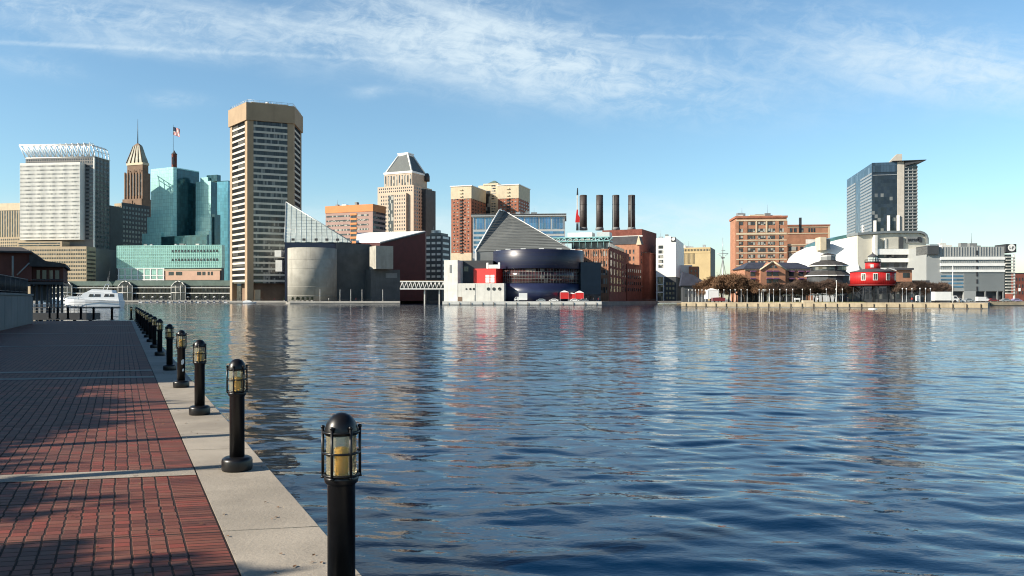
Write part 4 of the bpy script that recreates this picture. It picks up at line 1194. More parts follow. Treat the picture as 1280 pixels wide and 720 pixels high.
# white and grey base on the left
f = frame('b', '', '', 555, 572, 573.5, 382, -13, root=MP); f.D = 9
f.body('stair_tower', M_offw, 0, f.z(325)); f.put(f.fb(MB(), 'front', f.W * .42, f.W * .56, f.z(341), f.z(331), 0, .1), 'emblem_panel', M_grey)
f = frame('b', '', '', 572.6, 616, 617, 389, -6, root=MP); f.D = 20
f.body('grey_wall', M_greyd, 0, f.z(325.5)); f.put(f.fb(MB(), 'front', f.W * .15, f.W * .3, f.z(339), f.z(333), 0, .1), 'window', M_win)
f = frame('b', '', '', 572.6, 630, 632, 379, -8, root=MP); f.D = 8
M_basew = M('white_base_wall', (.62, .61, .56), .8, var=.08, scale=.3, streak=.35)
f.body('white_base', M_basew, 0, f.z(354))
for u, r in ((583, .45), (588, .55), (592.5, .6), (610.5, .8), (617.5, .8), (624.5, .8)):
    a = f.W * (u - 572.6) / 57.4; mb = MB(); n = 16
    prof = [(a + r * 1.0 * math.cos(R(360 * i / n)), f.z(361.2) + r * math.sin(R(360 * i / n))) for i in range(n)]
    mb.slab(prof, -.12, -.01); w_ = f.put(mb, 'porthole', M_win)
f.put(f.fb(MB(), 'front', -.1, 2.0, 0, f.z(371), 0, .06), 'door', M_brown)
for u in (594, 613.5): f.put(f.fb(MB(), 'front', f.W * (u - 572.6) / 57.4, f.W * (u - 572.6) / 57.4 + .2, 0, f.z(355), 0, .05), 'wall_joint', M_grey)
f.put(f.fb(MB(), 'front', f.W * .36, f.W * .385, f.z(376), f.z(369), 0, .06), 'wall_joint', M_grey)
f = frame('b', '', '', 592, 620, 632, 381.5, -22, root=MP); f.D = min(f.D, 16)
f.body('red_box', M_red, f.z(354) + .05, f.z(335.5))
mb = MB()
for i in range(2):
    for j in range(3): f.fb(mb, 'front', f.W * (.54 + .22 * i), f.W * (.54 + .22 * i) + f.W * .17, f.z(353 - 3.3 * j), f.z(350.2 - 3.3 * j), 0, .08)
f.put(mb, 'white_window', M_white)
f.put(MB().box(f.W * .5, f.W * .58, 2, 2.5, f.z(335.4), f.z(328)), 'white_fin', M_white); f.put(MB().box(f.W * 1.02, f.W * 1.10, 2, 2.5, f.z(335.4), f.z(328)), 'white_fin', M_white)
f.put(MB().box(f.W * .58, f.W * 1.02, 2.1, 2.3, f.z(335.4), f.z(330.5)), 'screen', M_frame)
# dark wing on the right
f = frame('b', '', '', 726, 751, 754, 392, 16, 'R', root=MP); f.D = 12
f.body('navy_wing', M('blue_grey_panels', (.030, .045, .065), .5, var=.1, scale=.3), 0, f.z(328)); f.put(f.fb(MB(), 'front', .2, f.W - .2, f.z(375), f.z(368), 0, .05), 'glass_doors', M_win)

# ---- power plant buildings with four stacks
f = frame('brick_hall', 'orange-brick building with a glazed attic and teal canopy, left of the dark gabled hall', 'building', 712, 761, 786, 424, -16)
k = f.W
f.body('wall', M_bricko, 0, f.z(311)); f.put(MB().box(k + .02, k + .3, .3, f.D, 0, f.z(308)), 'shaded_side', M_brickd)  # right face sheeted in darker brick to stand for its shade
f.put(MB().box(1, k - .5, .6, f.D * .8, f.z(311) + .02, f.z(303)), 'glazed_attic', M_winw)
cols = [(718, 723), (728, 735.5), (740, 748), (752, 758.5)]
for r, (va, vb) in enumerate(((314, 320), (326, 333), (337.5, 344), (348, 355), (359, 366))):
    for a, b in cols:
        A_ = k * (a - 712) / 49; B_ = k * (b - 712) / 49; f.wins.append(('front', A_, B_ - A_, f.z(vb), f.z(va) - f.z(vb), 0, .1, M_winw, 'window'))
f.grid('right', f.z(366), f.z(312), 7, 5, .45, .7, M_win, o=.3); f.flush()
M_tcan = M('teal_painted_steel', (.26, .50, .50), .45, .1, var=.06, scale=.4)
mb = MB(); mb.box(-20, k + 1, -3.5, 8, f.z(302), f.z(300.8)); mb.box(-20, k + 1, -3.5, 8, f.z(297.2), f.z(296))
for i in range(14):
    a = -20 + (k + 21) * i / 13.0
    mb.tube((a, -3.4, f.z(301)), (a + (k + 21) / 26, -3.4, f.z(297)), .25, n=4)
    if i < 13: mb.tube((a + (k + 21) / 26, -3.4, f.z(297)), (a + (k + 21) / 13, -3.4, f.z(301)), .25, n=4)
    mb.tube((a, -3.3, f.z(310)), (a, -3.3, f.z(302)), .1, n=4)
f.put(mb, 'canopy', M_tcan)
f.put(MB().box(-3, k * .5, 9, 18, f.z(300), f.z(288)), 'roof_unit', M_offw); f.put(MB().box(k * .62, k * .95, 9, 18, f.z(296), f.z(288)), 'roof_unit', M_frame)
mb = MB()
for i in range(16): mb.box(k * (.02 + .96 * i / 15) - .2, k * (.02 + .96 * i / 15) + .2, -.25, 0, 0, f.z(312))
for v in (323, 334.5, 346, 357): mb.box(0, k, -.2, -.01, f.z(v), f.z(v - 1))
f.put(mb, 'brick_piers', M_bricko)
f2 = frame('boiler_hall', 'big dark old brick hall with a gabled end and arched doors below the four stacks', 'building', 752, 799, 821, 520, -24)
k = f2.W
f2.body('wall', M_bricko, 0, f2.z(305)); f2.put(MB().box(k + .02, k + .4, -.2, f2.D, 0, [0][0] + f2.z(303)), 'shaded_side', M_brickd)  # darker brick sheet carries the shade of the side turned from the sun
f2.put(MB().box(-2, k * .99, 8, f2.D, f2.z(305), f2.z(285)), 'attic_block', M_brickd)
f2.put(MB().box(-2.2, k + .2, 7.4, 8, f2.z(294.5), f2.z(293)), 'pale_cornice', M_offw)
f2.put(MB().slab([(-1, f2.z(305)), (k + 1, f2.z(305)), (k * .98, f2.z(295)), (-1, f2.z(295))], -.4, 7.3), 'roof', M_roof)
f2.put(MB().slab([(k * .93, f2.z(306)), (k + 1.6, f2.z(306)), (k * .99, f2.z(294))], -.9, -.42), 'gable_coping', M_cream)
f2.grid('front', f2.z(362), f2.z(310), 9, 6, .4, .6, M_win, 1, k * .9); f2.grid('right', f2.z(350), f2.z(312), 8, 4, .35, .6, M_win, o=.4); f2.flush()
for a in (.18, .42, .66): f2.put(f2.fb(MB(), 'right', f2.D * a, f2.D * (a + .09), 0, f2.z(366), .4, .5), 'arched_door', M_offw)
f2.put(f2.fb(MB(), 'right', .2, f2.D - .2, f2.z(358), f2.z(357.2), .4, .6), 'string_course', M_grey)
g = frame('low', '', '', 801, 812, 823, 524, -24, root=f2.root); g.D = 18
g.body('low_wing', M_brickd, 0, g.z(317)); g.put(MB().box(-.3, g.W + .3, -.3, g.D, g.z(317), g.z(315.8)), 'parapet', M_brickd)
g = frame('front', '', '', 781, 783.5, 802, 486, -32, root=f2.root); g.D = min(g.D, 34)
g.body('front_wing', M_brickd, 0, g.z(331)); g.put(MB().box(-.3, g.W + .3, -.3, g.D, g.z(331) + .01, g.z(329.8)), 'parapet', M_brickd); g.grid('right', g.z(366), g.z(334), 7, 4, .4, .5, M_win); g.flush(40)
M_stack = M('rusted_black_steel', (.055, .045, .042), .55, var=.25, scale=.25, streak=.5)
st = None
for i, u in enumerate((729.3, 749.5, 769.8, 789.5)):
    Y = 556; h = gz(244, Y) - gz(286, Y); lab = ['smokestack nearest the red and white mast, first of four from the left', 'second smokestack from the left', 'third smokestack from the left', 'rightmost of the four dark smokestacks'][i]
    loc = (gx(u, Y), Y, gz(286, Y))
    if st is None:
        st = thing('smokestack', lab, 'smokestack', loc, 0, 'four smokestacks above the power plant')
        MB().lathe([(2.5, -1), (2.45, h * .5), (2.4, h), (2.0, h), (2.0, h - 1)], n=24).build('shaft', M_stack, st)
        MB().lathe([(2.9, -1), (2.8, .5), (2.52, 1.0)], n=24).build('base_flare', M_grey, st)
        mb = MB()
        for z_ in (.3, .5, .72, .97): mb.ring(0, 0, h * z_, 2.46, .12, 24, 5)
        mb.build('bands', M_stack, st)
        mb = MB(); mb.box(-2.75, -2.5, -.25, .25, 0, h * .98); mb.build('ladder', M_grey, st)
    else: dup(st, loc, R(25 * i), lab)
Y = 546
MS = thing('rooftop_mast', 'red and white rooftop mast beside the first smokestack', 'mast', (gx(721.8, Y), Y, gz(288, Y)))
zz0 = gz(288, Y)
MB().tube((0, 0, 0), (0, 0, gz(278, Y) - zz0), .9, .7, n=8).build('base', M_grey, MS)
MB().slab([(-1.5, gz(278, Y) - zz0), (1.4, gz(278, Y) - zz0), (1.6, gz(272, Y) - zz0), (.5, gz(268, Y) - zz0), (.4, gz(262, Y) - zz0), (-.5, gz(262, Y) - zz0), (-1.0, gz(269, Y) - zz0)], -.4, .4).build('red_panel', M_red, MS)
MB().box(-.45, .45, -.35, .35, gz(262, Y) - zz0 + .02, gz(244, Y) - zz0).build('neck', M_offw, MS)
MB().slab([(-.6, gz(244, Y) - zz0), (.6, gz(244, Y) - zz0), (.35, gz(235, Y) - zz0), (-.2, gz(235, Y) - zz0)], -.3, .3).build('tip', M_dark, MS)

# ---- white building with a square sign
f = frame('white_office', 'plain white office with a column of windows and a dark square corner sign', 'building', 820, 845, 854.5, 500, -17)
k = f.W
f.body('white_wall', M_white, f.z(346), f.z(297.5)); f.body('grey_base', M_greyd, 0, f.z(346) - .02, k * .42)
f.put(MB().box(0, k * .42 - .1, 1.5, f.D, 0, f.z(346) - .02), 'base_recess', M_win)
mb = MB(); mb.box(.2, .9, -.3, .4, 0, f.z(346)); mb.box(k * .36, k * .36 + .6, -.3, .4, 0, f.z(346)); mb.box(0, k * .4, -.3, 1.4, f.z(366), f.z(364.6)); mb.box(0, k * .4, -.3, 1.4, f.z(356), f.z(354.9)); f.put(mb, 'white_frame', M_white)
for i in range(5): f.put(f.fb(MB(), 'front', k * .12, k * .36, f.z(334.5 - 6 * i), f.z(330.5 - 6 * i), 0, .1), 'window', M_winw)
f.ribbons('right', f.z(346), f.z(305), 5, .5, M_win, .6, f.D - .6)
f.put(MB().box(k + .02, k + .25, .3, f.D, f.z(346), f.z(304)), 'side_wall', M_white)
mb = MB(); a0, a1, z0, z1 = k * .76, k * .985, f.z(302), f.z(296.3)
mb.box(a0, a1, -.5, -.1, z0, z1); sg = f.put(mb, 'sign_board', M_dark)
n = 18; cxs, czs = (a0 + a1) / 2 - .1, (z0 + z1) / 2 + .15
mb = MB(); mb.slab([(cxs + 1.05 * math.cos(R(20 * i)), czs + 1.0 * math.sin(R(20 * i))) for i in range(n)], -.58, -.51); mb.box(cxs + .2, cxs + 1.05, -.57, -.512, czs + .1, czs + 1.0)
mb.build('sign_emblem', M_white, sg)
for i in range(4):
    for j in range(3): f.put(f.fb(MB(), 'front', k * (.5 + .16 * j), k * (.6 + .16 * j), f.z(374 - 6 * i), f.z(371 - 6 * i), 0, .08), 'window', M_win)

# ---- tan slab office farther back
f = frame('tan_slab_office', 'tan slab office with a row of dark slots under its roof, behind the white office', 'building', 846, 888, 893.5, 690, -20)
M_tanb = M('sand_concrete', (.52, .40, .215), .85, var=.06, scale=.15)
f.body('wall', M_tanb, 0, f.z(309)); f.body('side', M_greyd, 0, f.z(309.2), f.W + .02, f.W + .3, .2, f.D)
f.grid('front', f.z(314), f.z(310.5), 22, 1, .5, .8, M_win); f.grid('front', f.z(330), f.z(316), 14, 1, .35, .95, M_win, 1, f.W * .55); f.flush()
f.put(MB().box(0, f.W, -.25, -.01, f.z(316), f.z(314.6)), 'band', M_tanb)
f = frame('brick_office', 'small orange brick building with a blue-grey side, below the tan slab office', 'building', 861, 873, 884, 520, -14)
f.body('wall', M_bricko, 0, f.z(333)); f.put(MB().box(f.W + .02, f.W + .3, .1, f.D, 0, f.z(333.2)), 'side', M_slate); f.grid('front', f.z(352), f.z(336), 2, 3, .4, .6, M_win); f.flush()
f.put(MB().box(-6, 2, 3, 10, f.z(345), f.z(331)), 'white_block', M_white)
# dark restaurant shed on the corner of the pier
f = frame('dark_quay_shed', 'dark low quay building with a sloping navy roof left of the brown trees', 'building', 853.5, 884, 889, 330, -10)
f.body('wall', M_greyd, 0, f.z(357)); z0, z1 = f.z(357), f.z(344)
f.put(MB().slab([(-1, z0), (f.W + 1.5, z0), (f.W * .45, z1), (0, f.z(340))], -1.2, f.D), 'roof', M('navy_shingles', (.03, .035, .055), .7, var=.2, scale=.6))
f.grid('front', f.z(374), f.z(359), 7, 1, .7, .6, M_win); f.flush()
# lattice ship mast
Y = 470
MA = thing('ship_mast', 'thin grey lattice mast with crosstrees rising above the brown trees', 'mast', (gx(903.5, Y), Y, LAND))
z = lambda v: gz(v, Y) - LAND
mb = MB(); mb.tube((0, 0, 0), (0, 0, z(322)), .45, .3); mb.tube((0, 0, z(322)), (0, 0, z(297)), .22, .08); mb.build('mast', M_steel, MA)
mb = MB(); mb.tube((-3.2, 0, z(317)), (3.2, 0, z(317)), .14); mb.tube((-1.4, 0, z(313)), (1.4, 0, z(313)), .12); mb.tube((-3.2, 0, z(317)), (0, 0, z(322)), .1); mb.tube((3.2, 0, z(317)), (0, 0, z(322)), .1); mb.box(-1, 1, -.6, .6, z(323), z(321.5)); mb.build('crosstree', M_steel, MA)
mb = MB()
for sx in (-1, 1): mb.tube((sx * 3, 1, z(360)), (0, 0, z(322)), .1, n=4); mb.tube((sx * 3, -1, z(360)), (0, 0, z(322)), .1, n=4)
mb.build('stays', M_grey, MA)

# ---- brick loft building
f = frame('brick_loft_building', 'big orange-brick loft building with cream bands and five window bays, right of centre', 'building', 920.5, 983, 992, 430, -6)
k = f.W
f.body('wall', M_bricko, 0, f.z(272)); f.put(MB().box(-.6, k + .6, -.6, f.D, f.z(272) + .02, f.z(269.5)), 'cornice', M_brick)
f.put(MB().box(k + .02, k + .3, .2, f.D, 0, f.z(273)), 'shaded_side', M_brickd)  # shade of this side put into a sheet of darker brick
bays = [(922.5, 929, 2), (935, 944, 3), (947, 957, 3), (959.5, 969, 3), (974, 980, 2)]
rows = [(277, 281), (285.5, 290), (294.5, 298.5), (302, 306), (310, 314.5), (318, 322), (326, 330), (334, 338), (342, 346), (350, 354)]
sx = lambda u: k * (u - 920.5) / 62.5
for va, vb in rows:
    for a, b, n in bays:
        w1 = (sx(b) - sx(a)) / n
        for i in range(n): f.wins.append(('front', sx(a) + w1 * i + .08, w1 - .16, f.z(vb), f.z(va) - f.z(vb), 0, .1, M_winw, 'window'))
mb = MB()
for v in (275, 292, 300, 308, 316, 324, 332, 340, 348): mb.box(-.1, k + .1, -.35, -.02, f.z(v + .6), f.z(v - .6))
mb.box(-.1, k + .1, -.45, -.02, f.z(293), f.z(290.8)); mb.box(-.1, k + .1, -.45, -.02, f.z(276), f.z(274.2))
f.put(mb, 'cream_bands', M_cream)
mb = MB()
for a in (945.5, 958.2): mb.box(sx(a) - .35, sx(a) + .35, -.4, -.02, f.z(290.5), f.z(276.2))
f.put(mb, 'cream_piers', M_cream)
mb = MB()
for a in (921.3, 932, 971.5, 982): mb.box(sx(a) - .9, sx(a) + .9, -.3, -.02, 0, f.z(276))
f.put(mb, 'brick_piers', M_bricko); f.flush(98)
f.put(MB().box(k * .30, k * .62, 4, 12, f.z(269.5), f.z(267)), 'roof_plant', M_cream); f.put(MB().box(k * .7, k * .95, 4, 10, f.z(269.5), f.z(267.5)), 'roof_plant', M_offw)
g = frame('rear', '', '', 984, 1037, 1040, 470, -6, root=f.root); g.D = 25
g.body('rear_wing', M_bricko, 0, g.z(282)); g.put(MB().box(-.3, g.W + .4, -.4, g.D, g.z(282) + .02, g.z(280.5)), 'cornice', M_brick)
for (a, b) in ((.06, .12), (.16, .22), (.32, .38), (.5, .54), (.56, .60), (.62, .66)): g.put(g.fb(MB(), 'front', g.W * a, g.W * b, g.z(290), g.z(285), 0, .1), 'window', M_win)
mb = MB(); mb.box(0, g.W, -.3, -.02, g.z(292), g.z(291)); mb.box(0, g.W, -.3, -.02, g.z(284), g.z(283.2)); mb.box(g.W - .8, g.W + .1, -.35, -.02, 0, g.z(283)); g.put(mb, 'cream_bands', M_cream)
f.put(MB().box(k + 8, k + 9.2, 5, 6.2, f.z(290), f.z(271)), 'flue', M_dark)
g = frame('low', '', '', 983.3, 1028, 1030, 429, -6, root=f.root); g.D = 30
g.body('low_wing', M_bricko, 0, g.z(304.5))
for r in range(4):
    for (a, b) in ((.06, .30), (.38, .58), (.66, .92)): g.put(g.fb(MB(), 'front', g.W * a, g.W * b, g.z(313 + 8.6 * r), g.z(308 + 8.6 * r), 0, .1), 'window', M_winw)
mb = MB()
for r in range(5): mb.box(0, g.W, -.3, -.02, g.z(306.5 + 8.6 * r), g.z(305.3 + 8.6 * r))
g.put(mb, 'cream_bands', M_cream)
g.put(MB().box(g.W * .58, g.W, 3, 3.3, g.z(304), g.z(298.5)), 'roof_screen', M_offw)

# ---- gabled brick hotel on the pier
Yh = 305
HT = thing('gabled_hotel', 'low orange-brick hotel with a dark hipped roof and cream edged centre gable', 'building', (gx(931, Yh), Yh, LAND))
L = gx(1016, Yh) - gx(931, Yh); z = lambda v: gz(v, Yh) - LAND; ux = lambda u: gx(u, Yh) - gx(931, Yh)
MB().box(0, L, 0, 16, 0, z(336)).build('wall', M_bricko, HT)
MB().prism([(-.8, -.8), (L + .8, -.8), (L + .8, 16.8), (-.8, 16.8)], z(336) + .02, z(327), top=[(3.5, 7), (L - 3.5, 7), (L - 3.5, 10), (3.5, 10)]).build('roof', M('slate_roof', (.05, .055, .075), .6, var=.2, scale=.5), HT)
MB().slab([(ux(949), 0), (ux(980), 0), (ux(980), z(337)), (ux(964.5), z(327.3)), (ux(949), z(337))], -1.6, 9).build('gable', M_bricko, HT)
mb = MB(); mb.tube((ux(948), -1.8, z(337.5)), (ux(964.5), -1.8, z(327)), .35, n=5); mb.tube((ux(964.5), -1.8, z(327)), (ux(981), -1.8, z(337.5)), .35, n=5); mb.build('gable_trim', M_cream, HT)
M_purp = M('purple_awning', (.14, .06, .13), .8, var=.1)
for a, b, yy in ((938, 944, -.06), (956.5, 962.5, -1.66), (964.5, 971, -1.66), (986, 992, -.06), (998, 1004, -.06), (1008, 1014, -.06)):
    for vb, va in ((345, 340), (354, 349)):
        wnd = MB().box(ux(a), ux(b), yy - .06, yy + .05, z(vb), z(va)).build('window', M_win, HT)
        MB().slab([(ux(a) - .2, z(va)), (ux(b) + .2, z(va)), (ux(b), z(va - 1.6)), (ux(a), z(va - 1.6))], yy - .9, yy - .07).build('awning', M_purp, wnd)
mb = MB(); mb.slab([(ux(959.5), z(335)), (ux(964), z(335)), (ux(964), z(331.3)), (ux(961.5), z(332.2))], -1.72, -1.62); mb.slab([(ux(965.5), z(335)), (ux(970), z(335)), (ux(968), z(332.2)), (ux(965.5), z(331.3))], -1.72, -1.62); mb.build('fan_window', M_win, HT)
MB().box(-.05, L + .05, -.25, -.02, z(338), z(336.8)).build('eaves_band', M_cream, HT)

# ---- round restaurant pavilion with stacked roofs
Yv = 287
PV = thing('tiered_pavilion', 'dark grey round pavilion with stacked flaring roofs and white rims beside the red lighthouse', 'building', (gx(1035, Yv), Yv, LAND))
z = lambda v: gz(v, Yv - 8) - LAND; r_ = lambda px: px * (Yv - 2) / 1000
M_pav = M('pavilion_shingles', (.05, .048, .047), .85, var=.2, scale=.6)
MB().lathe([(r_(21), z(340) - 3), (r_(21), z(331.5))], n=16, smooth=False).build('upper_wall', M_greyd, PV)
MB().lathe([(r_(25), z(366)), (r_(25), z(344))], n=16, smooth=False).build('lower_wall', M_greyd, PV)
MB().lathe([(r_(27.5), z(343.6)), (r_(26.5), z(343)), (r_(20.5), z(338)), (r_(20.5), z(337))], n=16, smooth=False).build('skirt_roof', M_pav, PV)
MB().lathe([(r_(24), z(331)), (r_(23), z(330)), (r_(16), z(326.5)), (r_(9.5), z(324.8)), (r_(9.5), z(324))], n=16, smooth=False).build('main_roof', M_pav, PV)
MB().lathe([(r_(24.3), z(332)), (r_(24.3), z(331.0)), (r_(23.2), z(330.9)), (r_(23), z(332)), (r_(24.3), z(332))], n=16, smooth=False).build('white_rim', M_white, PV)
MB().lathe([(r_(27.8), z(344.6)), (r_(27.8), z(343.6)), (r_(26.8), z(343.5)), (r_(26.6), z(344.6)), (r_(27.8), z(344.6))], n=16, smooth=False).build('white_rim', M_white, PV)
MB().lathe([(r_(9), z(325)), (r_(9), z(318))], n=12, smooth=False).build('cupola', M_grey, PV)
MB().lathe([(r_(9.8), z(318)), (r_(8), z(316.8)), (r_(2), z(315)), (0, z(314.6))], n=12, smooth=False).build('cupola_roof', M_pav, PV)
MB().lathe([(r_(9.4), z(319.2)), (r_(9.4), z(318.1)), (r_(8.8), z(318.1)), (r_(8.8), z(319.2)), (r_(9.4), z(319.2))], n=12, smooth=False).build('white_rim', M_white, PV)
for i in range(14):
    a = R(185 + 170 * i / 13); mb = MB(); c, s = math.cos(a), math.sin(a); rr = r_(21) * 1.0
    mb.prism([(rr * c - s * -.8, rr * s + c * -.8), (rr * 1.015 * c + s * .8, rr * 1.015 * s - c * .8), (rr * 1.015 * c - s * .8, rr * 1.015 * s + c * .8), (rr * .98 * c, rr * .98 * s)], z(337), z(332.6)); mb.build('window', M_win, PV)

# ---- red screw-pile lighthouse
Yl = 268
M_lred = M('lighthouse_red', (.46, .020, .020), .5, var=.06, scale=.4, streak=.15)
LH = thing('screwpile_lighthouse', 'round red lighthouse on thin iron piles with a lantern on top', 'lighthouse', (gx(1091, Yl), Yl, LAND))
z = lambda v: gz(v, Yl - 4) - LAND; r_ = lambda px: px * Yl / 1000
MB().lathe([(r_(26.2), z(355)), (r_(26.2), z(340))], n=48).build('house', M_lred, LH)
mb = MB()
for i in range(60): a = R(6 * i); mb.tube((r_(26.2) * math.cos(a), r_(26.2) * math.sin(a), z(355)), (r_(26.2) * math.cos(a), r_(26.2) * math.sin(a), z(340)), .035, n=4)
mb.build('wall_seams', M_lred, LH)
MB().lathe([(r_(28), z(357.2)), (r_(28), z(355.4)), (r_(26), z(355.1)), (r_(26), z(357.2)), (0, z(357.2))], n=48).build('gallery_deck', M('dark_red_iron', (.16, .012, .012), .6, var=.1), LH)
MB().lathe([(r_(27), z(339.9)), (r_(26.5), z(339.2)), (r_(10), z(335.6)), (r_(9), z(335.4))], n=48).build('roof', M_roof, LH)
MB().lathe([(r_(8.8), z(336.6)), (r_(8.8), z(327.5))], n=32).build('watch_room', M_lred, LH)
MB().lathe([(r_(9.6), z(327.6)), (r_(9.6), z(326.4)), (0, z(326.3))], n=32).build('lantern_gallery', M_dark, LH)
mb = MB(); mb.ring(0, 0, z(324), r_(9.3), .06, 32, 4)
for i in range(16): a = R(22.5 * i); mb.tube((r_(9.3) * math.cos(a), r_(9.3) * math.sin(a), z(326.4)), (r_(9.3) * math.cos(a), r_(9.3) * math.sin(a), z(324)), .04, n=4)
mb.build('railing', M_dark, LH)
M_lan = G('lantern_glass', (.28, .34, .32), .1, 0, (.8, 1.0), .3, .03)
MB().lathe([(r_(5.2), z(326.2)), (r_(5.2), z(320.4))], n=12, smooth=False).build('lantern', M_lan, LH)
mb = MB()
for i in range(12): a = R(30 * i); mb.tube((r_(5.25) * math.cos(a), r_(5.25) * math.sin(a), z(326.3)), (r_(5.25) * math.cos(a), r_(5.25) * math.sin(a), z(320.4)), .06, n=4)
mb.build('lantern_bars', M_white, LH)
MB().lathe([(r_(6.4), z(320.4)), (r_(5.6), z(319.4)), (r_(2.6), z(317.2)), (r_(1), z(316.4)), (r_(1), z(315.4)), (0, z(314))], n=24).build('lantern_roof', M_roof, LH)
for a, vv in ((252, 0), (286, 0), (318, 0), (222, 0)):
    c, s = math.cos(R(a)), math.sin(R(a)); rr = r_(26.2); t_ = (-s, c)
    def pp(o_, w_): return (rr * o_ * c + t_[0] * w_, rr * o_ * s + t_[1] * w_)
    wn_ = MB().prism([pp(1.012, -.72), pp(1.012, .72), pp(.97, .72), pp(.97, -.72)][::-1], z(350.5), z(341.8)).build('window', M_offw, LH)
    for j in range(2): MB().prism([pp(1.020, -.55 + .62 * j), pp(1.020, -.07 + .62 * j), pp(1.0, -.07 + .62 * j), pp(1.0, -.55 + .62 * j)][::-1], z(349.8), z(342.6)).build('pane', M_win, wn_)
a = R(245); c, s = math.cos(a), math.sin(a)
MB().box(r_(9) * c - .5, r_(9) * c + .5, r_(9) * s - .05, r_(9) * s + .4, z(334), z(330)).build('watch_window', M_white, LH)
mb = MB(); mb.slab([(r_(10), z(335)), (r_(10) + .5, z(335)), (r_(22), z(337.8)), (r_(22) - .4, z(338.6))], -4.6, -3.6); mb.build('dormer', M_white, LH)
for i in range(9):
    a = R(20 + 40 * i); rr = r_(24); MB().tube((rr * 1.04 * math.cos(a), rr * 1.04 * math.sin(a), -.2), (rr * math.cos(a), rr * math.sin(a), z(357.3)), .16, n=8).build('pile', M_dark, LH)
MB().tube((0, 0, -.2), (0, 0, z(357.3)), .3, n=8).build('pile', M_dark, LH)
mb = MB()
for i in range(9):
    a, b = R(20 + 40 * i), R(60 + 40 * i); rr = r_(24)
    mb.tube((rr * math.cos(a), rr * math.sin(a), z(358)), (rr * math.cos(b), rr * math.sin(b), z(371)), .05, n=4); mb.tube((rr * math.cos(b), rr * math.sin(b), z(358)), (rr * math.cos(a), rr * math.sin(a), z(371)), .05, n=4)
    mb.tube((rr * math.cos(a), rr * math.sin(a), z(365)), (rr * math.cos(b), rr * math.sin(b), z(365)), .06, n=4)
mb.build('tie_rods', M_dark, LH)

# ---- white tented science centre
Yc = 372
CC = thing('tented_exhibition_hall', 'pale curved exhibition hall with a white tensile roof and rounded right shoulder', 'building', (gx(1072, Yc), Yc, LAND))
z = lambda v: gz(v, Yc) - LAND; ux = lambda u: gx(u, Yc) - gx(1072, Yc)
M_cpan = M('cream_panels', (.50, .48, .41), .7, var=.07, scale=.2, streak=.2)
M_groof = M('zinc_roof', (.20, .225, .235), .5, .2, var=.1, scale=.2)
pf = [(ux(1072), 0), (ux(1157.5), 0), (ux(1157.5), z(299)), (ux(1156), z(295.5)), (ux(1153), z(293)), (ux(1148), z(291.6)), (ux(1110), z(291.6)), (ux(1072), z(294.3))]
MB().slab(pf, 0, 40).build('hall_wall', M_cpan, CC)
pr_ = [(ux(1071), z(294)), (ux(1110), z(291.3)), (ux(1148), z(291.3)), (ux(1153.3), z(292.7)), (ux(1156.3), z(295.3)), (ux(1157.8), z(299)), (ux(1157.8), z(305)), (ux(1159.4), z(305)), (ux(1159.4), z(298)), (ux(1157.5), z(293)), (ux(1154), z(290.2)), (ux(1149), z(288.6)), (ux(1110), z(288.6)), (ux(1071), z(291))]
MB().slab(pr_, -1.2, 41).build('curved_roof', M_groof, CC)
for v0, v1, a, b in ((311.5, 318.5, 1094, 1151), (323, 328, 1094, 1151), (335, 341, 1094, 1151), (347, 352, 1094, 1151)):
    MB().box(ux(a), ux(b), -2.4, -.02, z(v1), z(v0)).build('white_band', M_white, CC)
for v0, v1 in ((318.6, 322.9), (328.1, 334.9), (341.1, 346.9)): MB().box(ux(1094), ux(1151), -1.2, -.03, z(v1), z(v0)).build('window_band', M_win, CC)
MB().box(ux(1090.5), ux(1093.5), -2.8, -.02, 0, z(294.5)).build('cream_pier', M_offw, CC)
MB().box(ux(1123), ux(1128), -1.0, -.02, z(311), z(296)).build('recess', M_greyd, CC)
MB().box(ux(1105), ux(1122), -.9, -.02, z(311), z(298)).build('cream_block', M_cpan, CC); MB().box(ux(1104), ux(1106.5), -1.3, -.95, z(311), z(298)).build('cream_pier', M_offw, CC)
lt = MB(); x = ux(1134)
def letter(mb, ch, x, z0, h, wd, y0, y1):
    """block capitals from bars"""
    b = wd * .24; A = lambda a0, a1, c0, c1: mb.box(x + a0 * wd, x + a1 * wd, y0, y1, z0 + c0 * h, z0 + c1 * h)
    S = {'L': [(0, .24, 0, 1), (.26, 1, 0, .2)], 'M': [(0, .22, 0, 1), (.78, 1, 0, 1), (.24, .5, .55, .9), (.5, .76, .55, .9)], 'N': [(0, .24, 0, 1), (.76, 1, 0, 1), (.26, .5, .5, .9), (.5, .74, .15, .55)],
         'U': [(0, .24, 0, 1), (.76, 1, 0, 1), (.26, .74, 0, .2)], 'P': [(0, .24, 0, 1), (.26, 1, .8, 1), (.26, 1, .42, .6), (.76, 1, .61, .79)]}[ch]
    for q in S: A(*q)
for ch in 'NMN': letter(lt, ch, x, z(301.8), 1.25, 1.35, -.9, -.7); x += 1.75
lt.build('sign_letters', M_dark, CC)
MB().slab([(ux(1145), z(299)), (ux(1148), z(302.5)), (ux(1151.5), z(303)), (ux(1150), z(296.5)), (ux(1146.5), z(296.2))], -.9, -.7).build('sign_emblem', M_dark, CC)
MB().box(ux(1132), ux(1152), -.68, -.02, z(303.5), z(296)).build('sign_panel', M_grey, CC)
